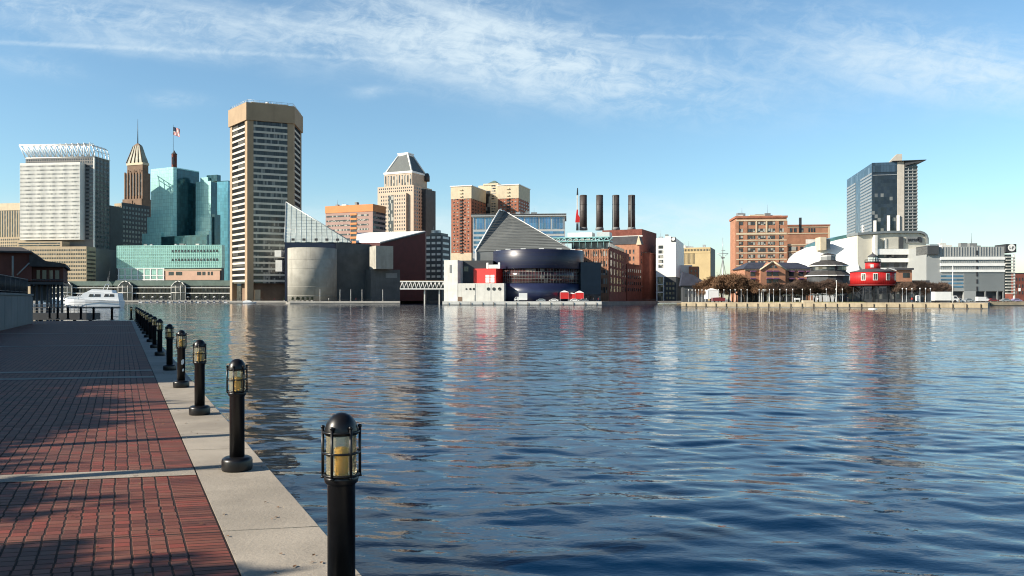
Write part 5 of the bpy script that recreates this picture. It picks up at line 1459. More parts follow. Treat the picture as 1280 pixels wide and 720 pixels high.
# white membrane on the left, bulging
M_memb = M('white_membrane', (.80, .80, .78), .6, var=.03, scale=.1)
top = [(1008, 333), (1010.5, 326), (1014, 319), (1020, 313), (1028, 308.5), (1038, 304), (1050, 300), (1060, 297.4), (1068, 295.8), (1073, 295)]
mb = MB(); rows_ = []
for (u, v) in top:
    zt1 = z(v); row = []
    for i in range(9):
        q = i / 8; bulge = 9 * math.sin(math.pi * (.25 + .5 * (1 - q))) - 6
        row.append((ux(u), -bulge - 1 + 12 * q * q, zt1 * q))
    rows_.append(row)
v = [p for r in rows_ for p in r]; f_ = [(i * 9 + j, (i + 1) * 9 + j, (i + 1) * 9 + j + 1, i * 9 + j + 1) for i in range(len(top) - 1) for j in range(8)]
n0 = len(v); v += [(p[0], 30, p[2]) for r in rows_ for p in (r[8], r[0])]
f_ += [(i * 9 + 8, (i + 1) * 9 + 8, n0 + 2 * (i + 1), n0 + 2 * i) for i in range(len(top) - 1)]
mb.add(v, f_, True); mb.build('membrane_roof', M_memb, CC)
MB().slab([(ux(1038), z(303.8)), (ux(1060), z(297.2)), (ux(1073), z(294.6)), (ux(1073), z(290.5)), (ux(1058), z(293.5)), (ux(1042), z(299.5))], 11.5, 34).build('glass_ridge', G('sea_green_glass', (.08, .20, .20), .2, .2, (2, 2), .2, .03), CC)
MB().box(ux(1027.5), ux(1035), 2, 8, z(312), z(296)).build('cream_tower', M_cream, CC); MB().box(ux(1036), ux(1041), 3, 8, z(310), z(298)).build('vent_tower', M_grey, CC)

# ---- dark glass tower
M_dkg = G('steel_blue_glass', (.055, .085, .12), .10, .35, (1.5, 3.9), .35, .03, light=(.16, .21, .26), lightp=.06, lines=.06)
M_dkg2 = G('black_blue_glass', (.022, .03, .042), .08, .2, (1.6, 2.0), .35, .04, light=(.2, .2, .19), lightp=.04)
f = frame('dark_glass_tower', 'tall dark blue glass tower with an oversailing blade roof, tallest on the right', 'office tower', 1059, 1090.5, 1121.5, 460, -11, 'L')
k = f.W; zt1 = f.z(203.5)
f.D = min(f.D, 75)
f.body('glass_body', M_dkg2, 0, zt1)
f.put(MB().box(-.25, -.0, .3, f.D - .2, 0, zt1 - .2), 'left_glass', M_dkg)
for i in range(18):
    zz_ = f.z(288) + (f.z(214) - f.z(288)) * i / 18; f.put(MB().box(-.45, -.26, .4, f.D * .42, zz_, zz_ + 1.1), 'pale_spandrel', M_steel); f.put(MB().box(-.45, -.26, f.D * .62, f.D - .4, zz_, zz_ + 1.1), 'pale_spandrel', M_steel)
f.put(MB().box(.2, k - .3, -.3, -.02, zt1 - 5.5, zt1 - .1), 'parapet_glass', M_dkg)
f.put(MB().box(.2, k - .3, -.35, -.02, f.z(219.5), f.z(218.8)), 'string_line', M_steel)
for (u) in (1093, 1110, 1122): f.put(MB().box(k * (u - 1090.5) / 31 - .6, k * (u - 1090.5) / 31 + .7, -1.6, -.4, f.z(292), f.z(270 if u > 1095 else 276)), 'white_fin', M_white)
f.put(MB().box(-.9, -.46, f.D * .30, f.D * .33, f.z(292), f.z(277)), 'white_fin', M_white)
f.put(MB().box(k + .02, k + 3.6, -.6, 20, 0, f.z(203)), 'cream_pier', M_conc)
k2 = k + 3.6; W2 = 6.9
f.put(MB().box(k2 + .02, k2 + W2, .4, 18, 0, f.z(206)), 'balcony_stack', M_win)
for i in range(21):
    zz_ = f.z(291 - 4.0 * i); 
    if zz_ < f.z(207): f.put(MB().box(k2 + .03, k2 + W2 + .35, -.3, .38, zz_, zz_ + .62), 'pale_band', M_grey)
for i in range(4): f.put(MB().box(k2 + .1 + W2 * i / 3 - .1, k2 + .1 + W2 * i / 3 + .1, -.15, .39, f.z(291), f.z(209)), 'white_mullion', M_frame)
mb = MB(); v = [(k * .78, -2, f.z(203.2)), (k2 + W2 + 3.8, -4, f.z(203.6)), (k2 + W2 + 3.2, 16, f.z(203.6)), (k * .78, 18, f.z(203.2))]
mb.add(v + [(x, y, zz + .35) for x, y, zz in v], [(3, 2, 1, 0), (4, 5, 6, 7), (0, 1, 5, 4), (1, 2, 6, 5), (2, 3, 7, 6), (3, 0, 4, 7)])
mb.add([(k2 + .2, -1.5, f.z(209)), (k2 + W2 + 3.2, -3.8, f.z(203.8)), (k2 + W2 + 2.6, 14, f.z(203.8)), (k2 + .2, 14, f.z(209)), (k2 + .2, -1.5, f.z(203.8)), (k2 + .2, 14, f.z(203.8))], [(0, 3, 2, 1), (0, 1, 4), (2, 3, 5), (0, 4, 5, 3), (1, 2, 5, 4)])
f.put(mb, 'blade_roof', M_dark)
f.put(MB().slab([(k * .72, f.z(203)), (k2 - .2, f.z(203)), (k2 - .2, f.z(192.3)), (k + .6, f.z(192.6)), (k * .9, f.z(197))], 3, 6), 'roof_fin', M_conc)

# ---- parking garage
f = frame('parking_garage', 'wide grey ribbed metal garage with three white bands and a round sign on its corner', 'building', 1158, 1255.6, 1262, 350, -3)
k = f.W; sx = lambda u: k * (u - 1158) / 97.6
M_clad = M('ribbed_metal_cladding', (.315, .33, .325), .55, .1, var=.05, scale=.1)
f.body('cladding', M_clad, f.z(364), f.z(308.2)); f.body('dark_base', M_dark, 0, f.z(364) - .02, .5, k - .3, 1.5, f.D)
f.put(MB().box(sx(1205), sx(1220), -.1, 1.48, 0, f.z(364) - .01), 'base_wall', M_clad); f.put(MB().box(0, sx(1175), -.02, 1.48, 0, f.z(364) - .01), 'base_wall', M_greyd)
mb = MB()
for i in range(int(k / 1.15)): mb.box(i * 1.15, i * 1.15 + .14, -.22, -.01, f.z(320), f.z(308.5))
f.put(mb, 'ribs', M_clad)
mb = MB()
for i in range(22): mb.box(sx(1205), k - .1, -.14, -.01, f.z(363 - 1.0 * i), f.z(362.75 - 1.0 * i))
for i in range(30): mb.box(sx(1176 + i * 2.7), sx(1176.3 + i * 2.7), -.10, -.01, f.z(340), f.z(321))
f.put(mb, 'fine_louvres', M_clad)
for a, b in ((321, 324.6), (329, 332.4), (337, 340)): f.put(MB().box(sx(1175), k + .05, -.5, -.02, f.z(b), f.z(a)), 'white_band', M_white)
for i in range(6): f.put(MB().box(sx(1220.4), sx(1222.2), -.24, -.02, f.z(363.5 - 9 * i), f.z(358 - 9 * i)), 'stair_window', M_dark)
for u in (1232, 1247, 1254.5): f.put(MB().box(sx(u) - .25, sx(u) + .25, 0, .5, 0, f.z(364)), 'column', M_grey)
for i in range(4): f.put(MB().box(sx(1176), sx(1204), -.1, -.01, f.z(346 + 4.5 * i), f.z(344 + 4.5 * i)), 'window_band', M_blueg)
f.body('stair_tower', M_greyd, f.z(318), f.z(307), 0, sx(1172), -1.2, f.D * .5)
x0, x1 = k + .1, k + 4.6
mb = MB(); mb.box(x0, x0 + .3, .3, 9, 0, f.z(318)); f.put(mb, 'corner_wall', M_dark)
for i in range(13): f.put(MB().box(x0 + .32, x1 - .4, -.7, 8, f.z(367 - 3.75 * i), f.z(366 - 3.75 * i)), 'corner_slab', M_offw)
f.put(MB().box(x0 + .31, x1 - 1.4, .6, 8.2, f.z(366), f.z(318)), 'corner_glass', M_win)
f.put(MB().box(x1 - .7, x1 - .2, -.2, .4, 0, f.z(318)), 'corner_post', M_offw)
sb = f.put(MB().box(x0, x1, -.8, 8, f.z(315.5), f.z(305.2)), 'sign_box', M_dark)
cxs, czs = (x0 + x1) / 2 + .25, f.z(309.8); n = 28
mb = MB(); mb.slab([(cxs + 1.55 * math.cos(2 * math.pi * i / n), czs + 1.55 * math.sin(2 * math.pi * i / n)) for i in range(n)], -.90, -.81); mb.build('sign_disc', M_white, sb).location = (0, 0, 0)
mb = MB(); letter(mb, 'L', cxs - .95, czs - .55, 1.2, .7, -.97, -.905); letter(mb, 'P', cxs + .1, czs - .75, 1.3, .8, -.97, -.905); mb.build('sign_letters', M_dark, sb)
f.flush()
f = frame('dark_brick_warehouse', 'dark brick block at the far right edge beyond the garage', 'building', 1267.5, 1300, 1302, 430, -4)
f.body('wall', M_brickd, 0, f.z(342)); f.body('parapet', M_dark, f.z(342) + .02, f.z(341), -.2, f.W + .2, -.2, f.D); f.grid('front', f.z(370), f.z(345), 8, 3, .4, .5, M_win); f.flush()
MB_ = f.put(f.fb(MB(), 'front', 2.2, 3.4, f.z(364), f.z(360), .1, .2), 'round_sign', M_white)

# ================================================================== bridge between the piers
Yb = 446
BR_ = thing('truss_footbridge', 'white zigzag truss footbridge spanning between the maroon gallery and the pyramid pavilion', 'bridge', (gx(500, Yb), Yb, LAND))
L = gx(556, Yb) - gx(500, Yb); z = lambda v: gz(v, Yb) - LAND
for nm, yy in (('front_truss', 0), ('rear_truss', 5)):
    mb = MB(); mb.box(0, L, yy - .25, yy + .25, z(361.8), z(360.4)); mb.box(0, L, yy - .25, yy + .25, z(352.6), z(351.4))
    n = 11
    for i in range(n):
        a, b = L * i / n, L * (i + 1) / n; mb.tube((a, yy, z(360.6)), ((a * .35 + b * .65), yy, z(352.4)), .22, n=4); mb.tube(((a * .35 + b * .65), yy, z(352.4)), (b, yy, z(360.6)), .22, n=4)
    mb.build(nm, M_white, BR_)
MB().box(0, L, .26, 4.74, z(361.6), z(360.8)).build('deck', M_grey, BR_)
MB().box(0, L, .4, 4.6, z(352), z(350.8)).build('roof', M_tan, BR_)
MB().box(.3, L, 1.2, 4.2, z(360.6), z(352.1)).build('glass_walk', M_win, BR_)
for u in (529.5, 548): MB().box(gx(u, Yb) - gx(500, Yb), gx(u + 1.4, Yb) - gx(500, Yb), 1.5, 3.5, -3.5, z(361.9)).build('column', M_offw, BR_)

# ================================================================== bare winter trees
def bark(name, col): return M(name, col, .95, var=.25, scale=3.0, rnd=.3)
M_bark = bark('grey_brown_bark', (.085, .062, .048))
M_twigr = M('rusty_twigs', (.20, .112, .062), .95, var=.35, scale=.35, rnd=.35)
M_twigb = M('brown_twigs', (.115, .075, .055), .95, var=.35, scale=.35, rnd=.35)
def tree_meshes(seed, h, spread, nl, twl, leafy=0.0, mat=None, th=.16, trunk_h=.28, tw=.028):
    rng = random.Random(seed)
    tr, cr = MB(), MB(); ends = []
    def grow(p, d, ln, r, lv):
        n = 3
        for k in range(n):
            q = p + d * (ln / n); tr.tube(p, q, r * (1 - .28 * k / n), r * (1 - .28 * (k + 1) / n), n=6 if lv < 2 else 4)
            p = q; d = (d + Vector((rng.gauss(0, .10), rng.gauss(0, .10), rng.gauss(.03, .05)))).normalized()
            if lv >= 2: ends.append((p, d, lv))
        if lv >= nl: ends.append((p, d, lv)); return
        m = rng.randint(3, 4)
        a0 = rng.random() * 6.28
        for i in range(m):
            a = a0 + 6.283 * i / m + rng.gauss(0, .3)
            tl = rng.uniform(.45, .95) * spread
            ax = d.orthogonal().normalized(); bx_ = d.cross(ax)
            nd = (d * math.cos(tl) + (ax * math.cos(a) + bx_ * math.sin(a)) * math.sin(tl)); nd.z += .12; nd.normalize()
            grow(p, nd, ln * rng.uniform(.62, .84), r * .60, lv + 1)
    grow(Vector((0, 0, 0)), Vector((0, 0, 1)), h * trunk_h, h * .022, 0)
    for p, d, lv in ends:
        for i in range(twl):
            nd = (d + Vector((rng.gauss(0, .8), rng.gauss(0, .8), rng.gauss(.15, .6)))).normalized()
            ln = h * rng.uniform(.05, .13)
            s = nd.orthogonal().normalized() * tw
            q = p + Vector((rng.gauss(0, .25), rng.gauss(0, .25), rng.gauss(0, .25))) * (h / 9)
            m1 = q + nd * ln * .5 + Vector((rng.gauss(0, .1), rng.gauss(0, .1), .03)) * (h / 9)
            e = q + nd * ln
            cr.add([q - s, q + s, m1 + s * .7, m1 - s * .7, e], [(0, 1, 2, 3), (3, 2, 4)])
            if leafy and rng.random() < leafy:
                for j in range(2):
                    c = q + nd * ln * rng.uniform(.3, 1); a_ = Vector((rng.gauss(0, 1), rng.gauss(0, 1), rng.gauss(0, 1))).normalized(); b_ = a_.orthogonal().normalized(); g_ = th
                    cr.add([c - a_ * g_, c + b_ * g_ * .6, c + a_ * g_, c - b_ * g_ * .6], [(0, 1, 2, 3)])
    return tr.mesh('trunk', M_bark), cr.mesh('crown', mat)
def tree(name, label, meshes, loc, rz, s, group):
    r = thing(name, label, 'tree', loc, rz, group); r.scale = s if isinstance(s, tuple) else (s, s, s)
    for nm, me in zip(('trunk', 'crown'), meshes):
        o = bpy.data.objects.new(nm, me); COL.objects.link(o); o.parent = r
    return r
TA = [tree_meshes(s, 9.0, .95, 4, 5, .8, M_twigr, .15, tw=.035) for s in (1, 2)]
TB = [tree_meshes(s, 9.0, 1.0, 4, 5, .35, M_twigb, .12, tw=.04) for s in (3, 4)]
spots = [(884, 287, 352, 0), (893, 292, 343, 0), (902, 290, 340, 0), (911, 285, 341, 0), (921, 291, 342, 0), (931, 283, 345, 0), (941, 287, 350, 0), (950, 282, 351, 0), (958, 286, 353, 1),
         (968, 279, 352, 1), (979, 283, 354, 1), (990, 276, 352, 1), (1000, 280, 348, 1), (1009, 275, 349, 1), (1018, 279, 347, 1), (1028, 274, 348, 1), (1038, 277, 347, 1), (1048, 272, 348, 1), (1056, 275, 350, 1),
         (1128, 262, 350, 1), (1147, 275, 345, 1), (1156, 285, 347, 1), (1166, 280, 350, 1), (1174, 290, 352, 1), (888, 300, 346, 0), (898, 301, 350, 0), (916, 300, 339, 0), (926, 299, 348, 0), (946, 292, 354, 0), (973, 288, 351, 1), (996, 284, 353, 1), (1023, 283, 349, 1), (1043, 281, 352, 1)]
for i, (u, Y, v, kd) in enumerate(spots):
    h = gz(v, Y) - LAND; hm = max(q.co.z for q in (TA, TB)[kd][i % 2][1].vertices)
    tree('bare_tree', ('rust-brown winter tree %s from the left end of the pier row' if kd == 0 else 'dark brown bare tree, %s along the right-hand pier row') % (ORD[i] if i < 24 else ORD[i - 24] + ' in its rear rank,'), (TA, TB)[kd][i % 2],
         (gx(u, Y), Y, LAND + .01), i * 1.7, (h / hm * (1.1 + .37 * ((i * 37 % 10) / 10)), h / hm * 1.3, h / hm * (.86 + .2 * ((i * 53 % 10) / 10))), 'bare trees along the right-hand pier')

# low dark blocks added to stand for the shade behind the trees
f = frame('quay_arcade', 'long low dark block added as shade under the brown trees below the gabled hotel', 'building', 926, 1008, 1010, 297, -3); f.D = 5
f.body('wall', M_greyd, 0, f.z(363.5)); f.body('roof', M_roof, f.z(363.5) + .01, f.z(361.5), -.6, f.W + .6, -1.2, f.D); f.grid('front', .3, f.z(365), 14, 1, .7, .8, M_win); f.flush()
f = frame('quay_arcade', 'low dark block added as shade behind the lighthouse piles and right-hand trees, carrying a small brick room', 'building', 1058, 1159, 1161, 312, -3); f.D = 12
f.body('wall', M_greyd, 0, f.z(354)); f.body('roof', M_roof, f.z(354) + .01, f.z(350.5), -.5, f.W + .5, -1.0, f.D); f.grid('front', .3, f.z(357), 18, 1, .7, .7, M_win); f.flush()
g = frame('brick', '', '', 1119, 1140, 1142, 310, -3, root=f.root); g.D = 8
g.body('brick_room', M_bricko, g.z(352), g.z(337.5)); g.put(MB().box(-.4, g.W + .4, -.8, 8.2, g.z(337.5) + .01, g.z(335)), 'room_roof', M_roof)
g.put(g.fb(MB(), 'front', g.W * .45, g.W * .85, g.z(347), g.z(341), 0, .1), 'window', M_win)
g.put(MB().box(-2, g.W * .9, -2.8, -1.1, g.z(358.5), g.z(356.8)), 'awning', M_offw)

# trees and building on the shaded left, out of frame, that shade the walk
M_twigd = M('dark_twigs', (.07, .05, .04), .95, var=.3, scale=.5)
TC = tree_meshes(21, 9.0, .9, 4, 9, 1.0, M_twigd, .27, tw=.02)

# ================================================================== lamp posts, flags, people, vehicles
def lamp_post(label, group, h):
    r = thing('lamp_post', label, 'lamp post', (0, 0, 0), 0, group)
    MB().lathe([(.16, 0), (.14, .5), (.075, .7), (.055, h - .4)], n=8).build('post', M_steel, r)
    MB().lathe([(.0, h - .45), (.13, h - .4), (.18, h - .2), (.13, h - .02), (0, h + .03)], n=10).build('lamp_globe', M_white, r)
    return r
LP = None
us = [861, 865.2, 869.3, 873.4, 877.5, 881.8, 898, 905, 913, 919, 926.5, 934, 949, 954, 962, 967, 975, 983, 991, 1003, 1013, 1033, 1045, 1053, 1128, 1133, 1140, 1150, 1157, 1163]
def place_lamp(u, Y, i):
    global LP
    lab = 'thin white globe lamp post, number %s from the left along the right-hand pier' % (ORD[i] if i < 26 else {26: 'twenty-seventh', 27: 'twenty-eighth', 28: 'twenty-ninth', 29: 'thirtieth'}[i])
    if LP is None:
        LP = lamp_post(lab, 'lamp posts along the right-hand pier', 4.6); LP.location = (gx(u, Y), Y, LAND)
    else: dup(LP, (gx(u, Y), Y, LAND), 0, lab)
for i, u in enumerate(us): place_lamp(u, 283.5 - (u - 852) * .1332 + 2.4 + (i % 3) * 1.5, i)
def pole(label, u, Y, v, r=.12):
    T = thing('flagpole', label, 'flagpole', (gx(u, Y), Y, LAND)); h = gz(v, Y) - LAND
    MB().tube((0, 0, 0), (0, 0, h), r, r * .6, n=8).build('pole', M_white, T); MB().lathe([(0, h), (.25, h + .2), (0, h + .45)], n=8).build('finial', M_white, T)
pole('tall plain white flagpole in front of the grey garage', 1191, 242, 333)
pole('slim white flagpole before the dark pavilion trees', 1045.6, 258, 352, .1)
PW = None
for i, u in enumerate((400, 425, 438.5, 452.5, 478.5)):
    lab = '%s slim white pole from the left on the aquarium quay' % ORD[i]
    if PW is None:
        PW = thing('white_pole', lab, 'pole', (gx(u, 447.5), 447.5, LAND), 0, 'white poles on the aquarium quay'); MB().tube((0, 0, 0), (0, 0, 6.6), .13, .08, n=8).build('pole', M_white, PW); MB().box(-.25, .25, -.25, .25, 0, .4).build('footing', M_conc, PW)
    else: dup(PW, (gx(u, 447.5 + i * .1), 447.6 + i * .1, LAND), 0, lab)

# ---- people: one continuous skinned body, clothes as material zones
def person_mesh(seed, top, legs):
    rng = random.Random(seed); st = rng.uniform(.10, .22)
    J = {'pel': (0, 0, .92), 'ch': (0, .02, 1.28), 'nk': (0, 0, 1.48), 'hd': (0, -.02, 1.60), 'tp': (0, -.01, 1.72),
         'sl': (-.19, .01, 1.40), 'el': (-.25, .05, 1.12), 'hl': (-.24, -.05 - st * .6, .88), 'sr': (.19, .01, 1.40), 'er': (.25, .02, 1.12), 'hr': (.24, .08, .88),
         'kl': (-.10, -st, .50), 'fl': (-.10, -st * .9, .06), 'tl': (-.10, -st - .14, .04), 'kr': (.10, st * .5, .50), 'fr': (.10, st * 1.6, .07), 'trr': (.10, st * 1.5 - .14, .04)}
    Rr = {'pel': .15, 'ch': .17, 'nk': .06, 'hd': .10, 'tp': .08, 'sl': .08, 'el': .055, 'hl': .04, 'sr': .08, 'er': .055, 'hr': .04, 'kl': .075, 'fl': .05, 'tl': .04, 'kr': .075, 'fr': .05, 'trr': .04}
    E = [('pel', 'ch'), ('ch', 'nk'), ('nk', 'hd'), ('hd', 'tp'), ('ch', 'sl'), ('sl', 'el'), ('el', 'hl'), ('ch', 'sr'), ('sr', 'er'), ('er', 'hr'), ('pel', 'kl'), ('kl', 'fl'), ('fl', 'tl'), ('pel', 'kr'), ('kr', 'fr'), ('fr', 'trr')]
    ks = list(J); me = bpy.data.meshes.new('body'); me.from_pydata([J[q] for q in ks], [(ks.index(a), ks.index(b)) for a, b in E], [])
    o = bpy.data.objects.new('tmp_body', me); COL.objects.link(o)
    o.modifiers.new('skin', 'SKIN'); sd = o.modifiers.new('sub', 'SUBSURF'); sd.levels = 1; sd.render_levels = 1
    for i, q in enumerate(ks): me.skin_vertices[0].data[i].radius = (Rr[q], Rr[q] * (.72 if q in ('ch', 'pel') else 1)); me.skin_vertices[0].data[i].use_root = (q == 'pel')
    dg = bpy.context.evaluated_depsgraph_get(); nm = bpy.data.meshes.new_from_object(o.evaluated_get(dg)); nm.name = 'body'
    bpy.data.objects.remove(o)
    nm.materials.clear()
    for mt in (top, legs, M_skin, M_black): nm.materials.append(mt)
    for p in nm.polygons:
        z_ = p.center.z; x_ = abs(p.center.x)
        p.material_index = 2 if z_ > 1.48 else (3 if z_ < .09 else (2 if x_ > .19 and z_ < .93 else (0 if z_ > .88 else 1))); p.use_smooth = True
    return nm
M_hair = M('dark_hair', (.03, .02, .015), .8)
CL = [('dark', M('dark_coat', (.03, .032, .04), .9), M('dark_trousers', (.03, .03, .035), .9)), ('red', M('red_jacket', (.35, .04, .035), .9), M('denim', (.05, .07, .13), .9)),
      ('white', M('white_shirt', (.65, .65, .63), .9), M('khaki', (.25, .20, .13), .9))]
PM = [person_mesh(i + 3, a, b) for i, (n_, a, b) in enumerate(CL)]
HM = MB().lathe([(0, 1.77), (.06, 1.76), (.105, 1.71), (.115, 1.64), (.09, 1.60)], 0, .02, 12).mesh('hair', M_hair)
def person(u, Y, kd, label, rz):
    r = bpy.data.objects.new('person', PM[kd]); COL.objects.link(r); tag(r, label, 'person', 'people on the far quays'); r.location = (gx(u, Y), Y, LAND + .06); r.rotation_euler = (0, 0, rz)
    h = bpy.data.objects.new('hair', HM); COL.objects.link(h); h.parent = r
CN = ('dark coat', 'red jacket', 'white shirt')
for i, (u, Y, kd, wh) in enumerate([(296, 523, 0, 'below the left face of the pentagon tower'), (312, 524, 2, 'by the moored boat under the pentagon tower'), (327, 523, 0, 'under the middle of the pentagon tower'), (343, 524, 1, 'under the right pier of the pentagon tower'), (349, 523.5, 0, 'between the pentagon tower and the aquarium'),
                                    (411, 448.5, 2, 'beside the left white pole of the aquarium quay'), (445, 448.6, 1, 'between the white poles of the aquarium quay'), (647, 375.5, 0, 'left of the white box truck'), (733, 376, 2, 'below the navy wing of the pavilion'), (742, 376.6, 0, 'by the dark car at the quay corner'), (748, 377, 1, 'at the right end of the pavilion quay'),
                                    (976, 272, 0, 'on the lawn of the right-hand pier'), (1022, 263, 2, 'before the white awnings on the right-hand pier'), (1060, 258, 0, 'left of the red lighthouse piles'), (1140, 248, 1, 'right of the red lighthouse'), (1199, 240, 2, 'near the end of the right-hand pier')]):
    person(u, Y, kd, 'person in a %s standing %s' % (CN[kd], wh), i * 1.3)
k = 0
for i in range(13):
    u = 148 + i * 10.7 + (i % 3); person(u, 703 + (i % 2), (0, 2, 0, 1)[i % 4], 'tiny person in a %s, %s from the left before the market pavilion' % (CN[(0, 2, 0, 1)[i % 4]], ORD[i]), i * .9)

# ---- vehicles
M_tyre = M('tyre_rubber', (.02, .02, .02), .9); M_carw = M('white_car_paint', (.75, .75, .74), .3, var=.03, spec=.6); M_card = M('dark_car_paint', (.04, .045, .06), .25, var=.05, spec=.7); M_cars = M('silver_car_paint', (.40, .42, .44), .3, .5, var=.04); M_carr = M('maroon_car_paint', (.18, .02, .025), .3, var=.04, spec=.6); M_carl = M('lilac_car_paint', (.30, .27, .42), .3, var=.04, spec=.6)
M_lamp = M('head_lamp', (.7, .7, .66), .2, var=.02)
def car(label, paint, loc, rz, van=False):
    r = thing('van' if van else 'parked_car', label, 'van' if van else 'car', loc, rz)
    if van:
        MB().slab([(-2.4, .4), (2.4, .4), (2.45, 1.2), (1.9, 1.35), (1.35, 2.1), (-2.4, 2.15)], -.92, .92).build('body', paint, r)
        MB().slab([(1.15, 1.4), (1.8, 1.4), (1.35, 1.95), (1.15, 1.95)], -.94, .94).build('side_window', M_bwin, r)
    else:
        MB().slab([(-2.15, .35), (2.15, .35), (2.2, .72), (1.3, .92), (.6, 1.42), (-.9, 1.45), (-1.6, .98), (-2.2, .90)], -.86, .86).build('body', paint, r)
        MB().slab([(-1.25, .97), (1.05, .95), (.52, 1.34), (-.82, 1.37)], -.875, .875).build('side_window', M_bwin, r)
    for x in (-1.35, 1.38):
        for y in (-.80, .80):
            wl = MB(); n = 14; wl.slab([(x + .32 * math.cos(6.283 * i / n), .32 + .32 * math.sin(6.283 * i / n)) for i in range(n)], y - .11, y + .11); wo_ = wl.build('wheel', M_tyre, r)
            MB().slab([(x + .18 * math.cos(6.283 * i / n), .32 + .18 * math.sin(6.283 * i / n)) for i in range(n)], y - .12, y + .12).build('rim', M_cars, wo_)
    for y in (-.6, .6): MB().box(2.12, 2.215, y - .15, y + .15, .62, .76).build('headlight', M_lamp, r)
    return r
def truck(label, loc, rz, L=6.2, H=3.1):
    r = thing('box_truck', label, 'truck', loc, rz)
    MB().box(-L / 2, L / 2 - 2.1, -1.1, 1.1, .75, H).build('cargo_box', M_white, r)
    MB().slab([(L / 2 - 2.0, .5), (L / 2, .5), (L / 2, 1.3), (L / 2 - .5, 2.2), (L / 2 - 2.0, 2.25)], -1.0, 1.0).build('cab', M_carw, r)
    MB().slab([(L / 2 - 1.3, 1.35), (L / 2 - .25, 1.35), (L / 2 - .6, 2.0), (L / 2 - 1.3, 2.0)], -1.02, 1.02).build('cab_window', M_bwin, r)
    MB().box(-L / 2 + .1, L / 2 - 2.2, -.9, .9, .45, .74).build('chassis', M_dark, r)
    for x in (-L / 2 + 1.1, L / 2 - 1.0):
        for y in (-.9, .9):
            n = 14; MB().slab([(x + .45 * math.cos(6.283 * i / n), .45 + .45 * math.sin(6.283 * i / n)) for i in range(n)], y - .14, y + .14).build('wheel', M_tyre, r)
    return r
Z = LAND + .004
truck('white box truck parked against the navy base of the pyramid pavilion', (gx(651, 375.6), 375.4, Z), math.pi, 6.0, 4.0)
car('dark car with sunlit bonnet right of the white box truck', M_cars, (gx(676, 375.6), 375.6, Z), math.pi)
car('white car between the dark car and the red tents', M_carw, (gx(692, 375.5), 375.5, Z), math.pi)
car('white car parked under the red tents', M_carw, (gx(718, 375.3), 375.3, Z), 0)
car('silver car at the foot of the navy wing', M_cars, (gx(729.5, 376), 376, Z), .2)
car('dark car at the right corner of the pavilion quay', M_card, (gx(741, 380), 380, Z), .3)
truck('white trailer truck on the end of the right-hand pier', (gx(1181, 246), 246, Z), 0, 7.2, 3.4)
car('white car beside the white trailer truck', M_carw, (gx(1196.5, 247), 247, Z), 0)
car('silver car parked left of the garage entrance', M_cars, (gx(1209, 342), 341, Z), 0)
car('white van parked at the garage entrance', M_carw, (gx(1228, 341), 341, Z), 0, True)
car('maroon car parked before the dark garage opening', M_carr, (gx(1241, 340.6), 340.6, Z), 0)
car('silver car under the garage corner sign', M_cars, (gx(1257, 341), 341, Z), 0)
car('lilac car right of the garage corner', M_carl, (gx(1270, 341.5), 341.5, Z), 0)

# ---- tents, umbrellas, small quay furniture
M_redt = M('red_canvas', (.62, .03, .03), .85, var=.06); M_wt2 = M('white_canvas', (.78, .78, .75), .85, var=.04)
def tent(name, label, u, Y, w_, d_, h, canvas, roofm, rise, group=None):
    r = thing(name, label, 'tent', (gx(u, Y), Y, LAND), 0, group)
    MB().box(-w_ / 2, w_ / 2, -d_ / 2, d_ / 2, h * .30, h).build('side_cloth', canvas, r)
    q = [(-w_ / 2 - .1, -d_ / 2 - .1), (w_ / 2 + .1, -d_ / 2 - .1), (w_ / 2 + .1, d_ / 2 + .1), (-w_ / 2 - .1, d_ / 2 + .1)]
    MB().prism(q, h + .01, h + rise, top=[(x * .15, y * .15) for x, y in q]).build('roof', roofm, r)
    for x in (-w_ / 2, w_ / 2):
        for y in (-d_ / 2, d_ / 2): MB().box(x - .06, x + .06, y - .06, y + .06, 0, h * .99).build('leg', M_steel, r)
    return r
tent('market_tent', 'left red market tent, brightest, in front of the pavilion drum', 705.5, 377.5, 3.9, 4, 4.4, M_redt, M_wt2, .8, 'red tents on the pavilion quay')
tent('market_tent', 'middle dark red market tent beside the bright one', 714.6, 378, 3.4, 4, 3.6, M_redt, M_wt2, .6, 'red tents on the pavilion quay')
tent('market_tent', 'right dark red market tent with a white top nearest the navy wing', 724.2, 378, 3.8, 4, 4.2, M_redt, M_wt2, .9, 'red tents on the pavilion quay')
tent('white_marquee', 'tall white marquee at the left end of the right-hand pier', 889.5, 284, 3.9, 5, 4.2, M_wt2, M_wt2, .8).children[0].scale = (1, 1, 1)
tent('white_kiosk', 'narrow white kiosk right of the lighthouse', 1147.3, 252, .95, 1, 2.2, M_wt2, M_wt2, .2)
tent('red_stall', 'low maroon stall beside the white marquee', 898, 280, 4.4, 2, 1.6, M_carr, M_carr, .2)
UM = None
for i in range(9):
    u = 982 + i * 8.6; Y = 280 - i * 1.0; lab = '%s white parasol from the left in the row under the brown trees' % ORD[i]
    if UM is None:
        UM = thing('parasol', lab, 'parasol', (gx(u, Y), Y, LAND), 0, 'white parasols before the tiered pavilion')
        MB().lathe([(1.25, 2.45), (1.27, 2.6), (.7, 2.95), (0, 3.25)], n=8, smooth=False).build('canopy', M_wt2, UM); MB().tube((0, 0, 0), (0, 0, 3.0), .04, n=6).build('pole', M_steel, UM); MB().box(-.3, .3, -.3, .3, 0, .12).build('base', M_conc, UM)
    else: dup(UM, (gx(u, Y), Y, LAND), i * .3, lab)
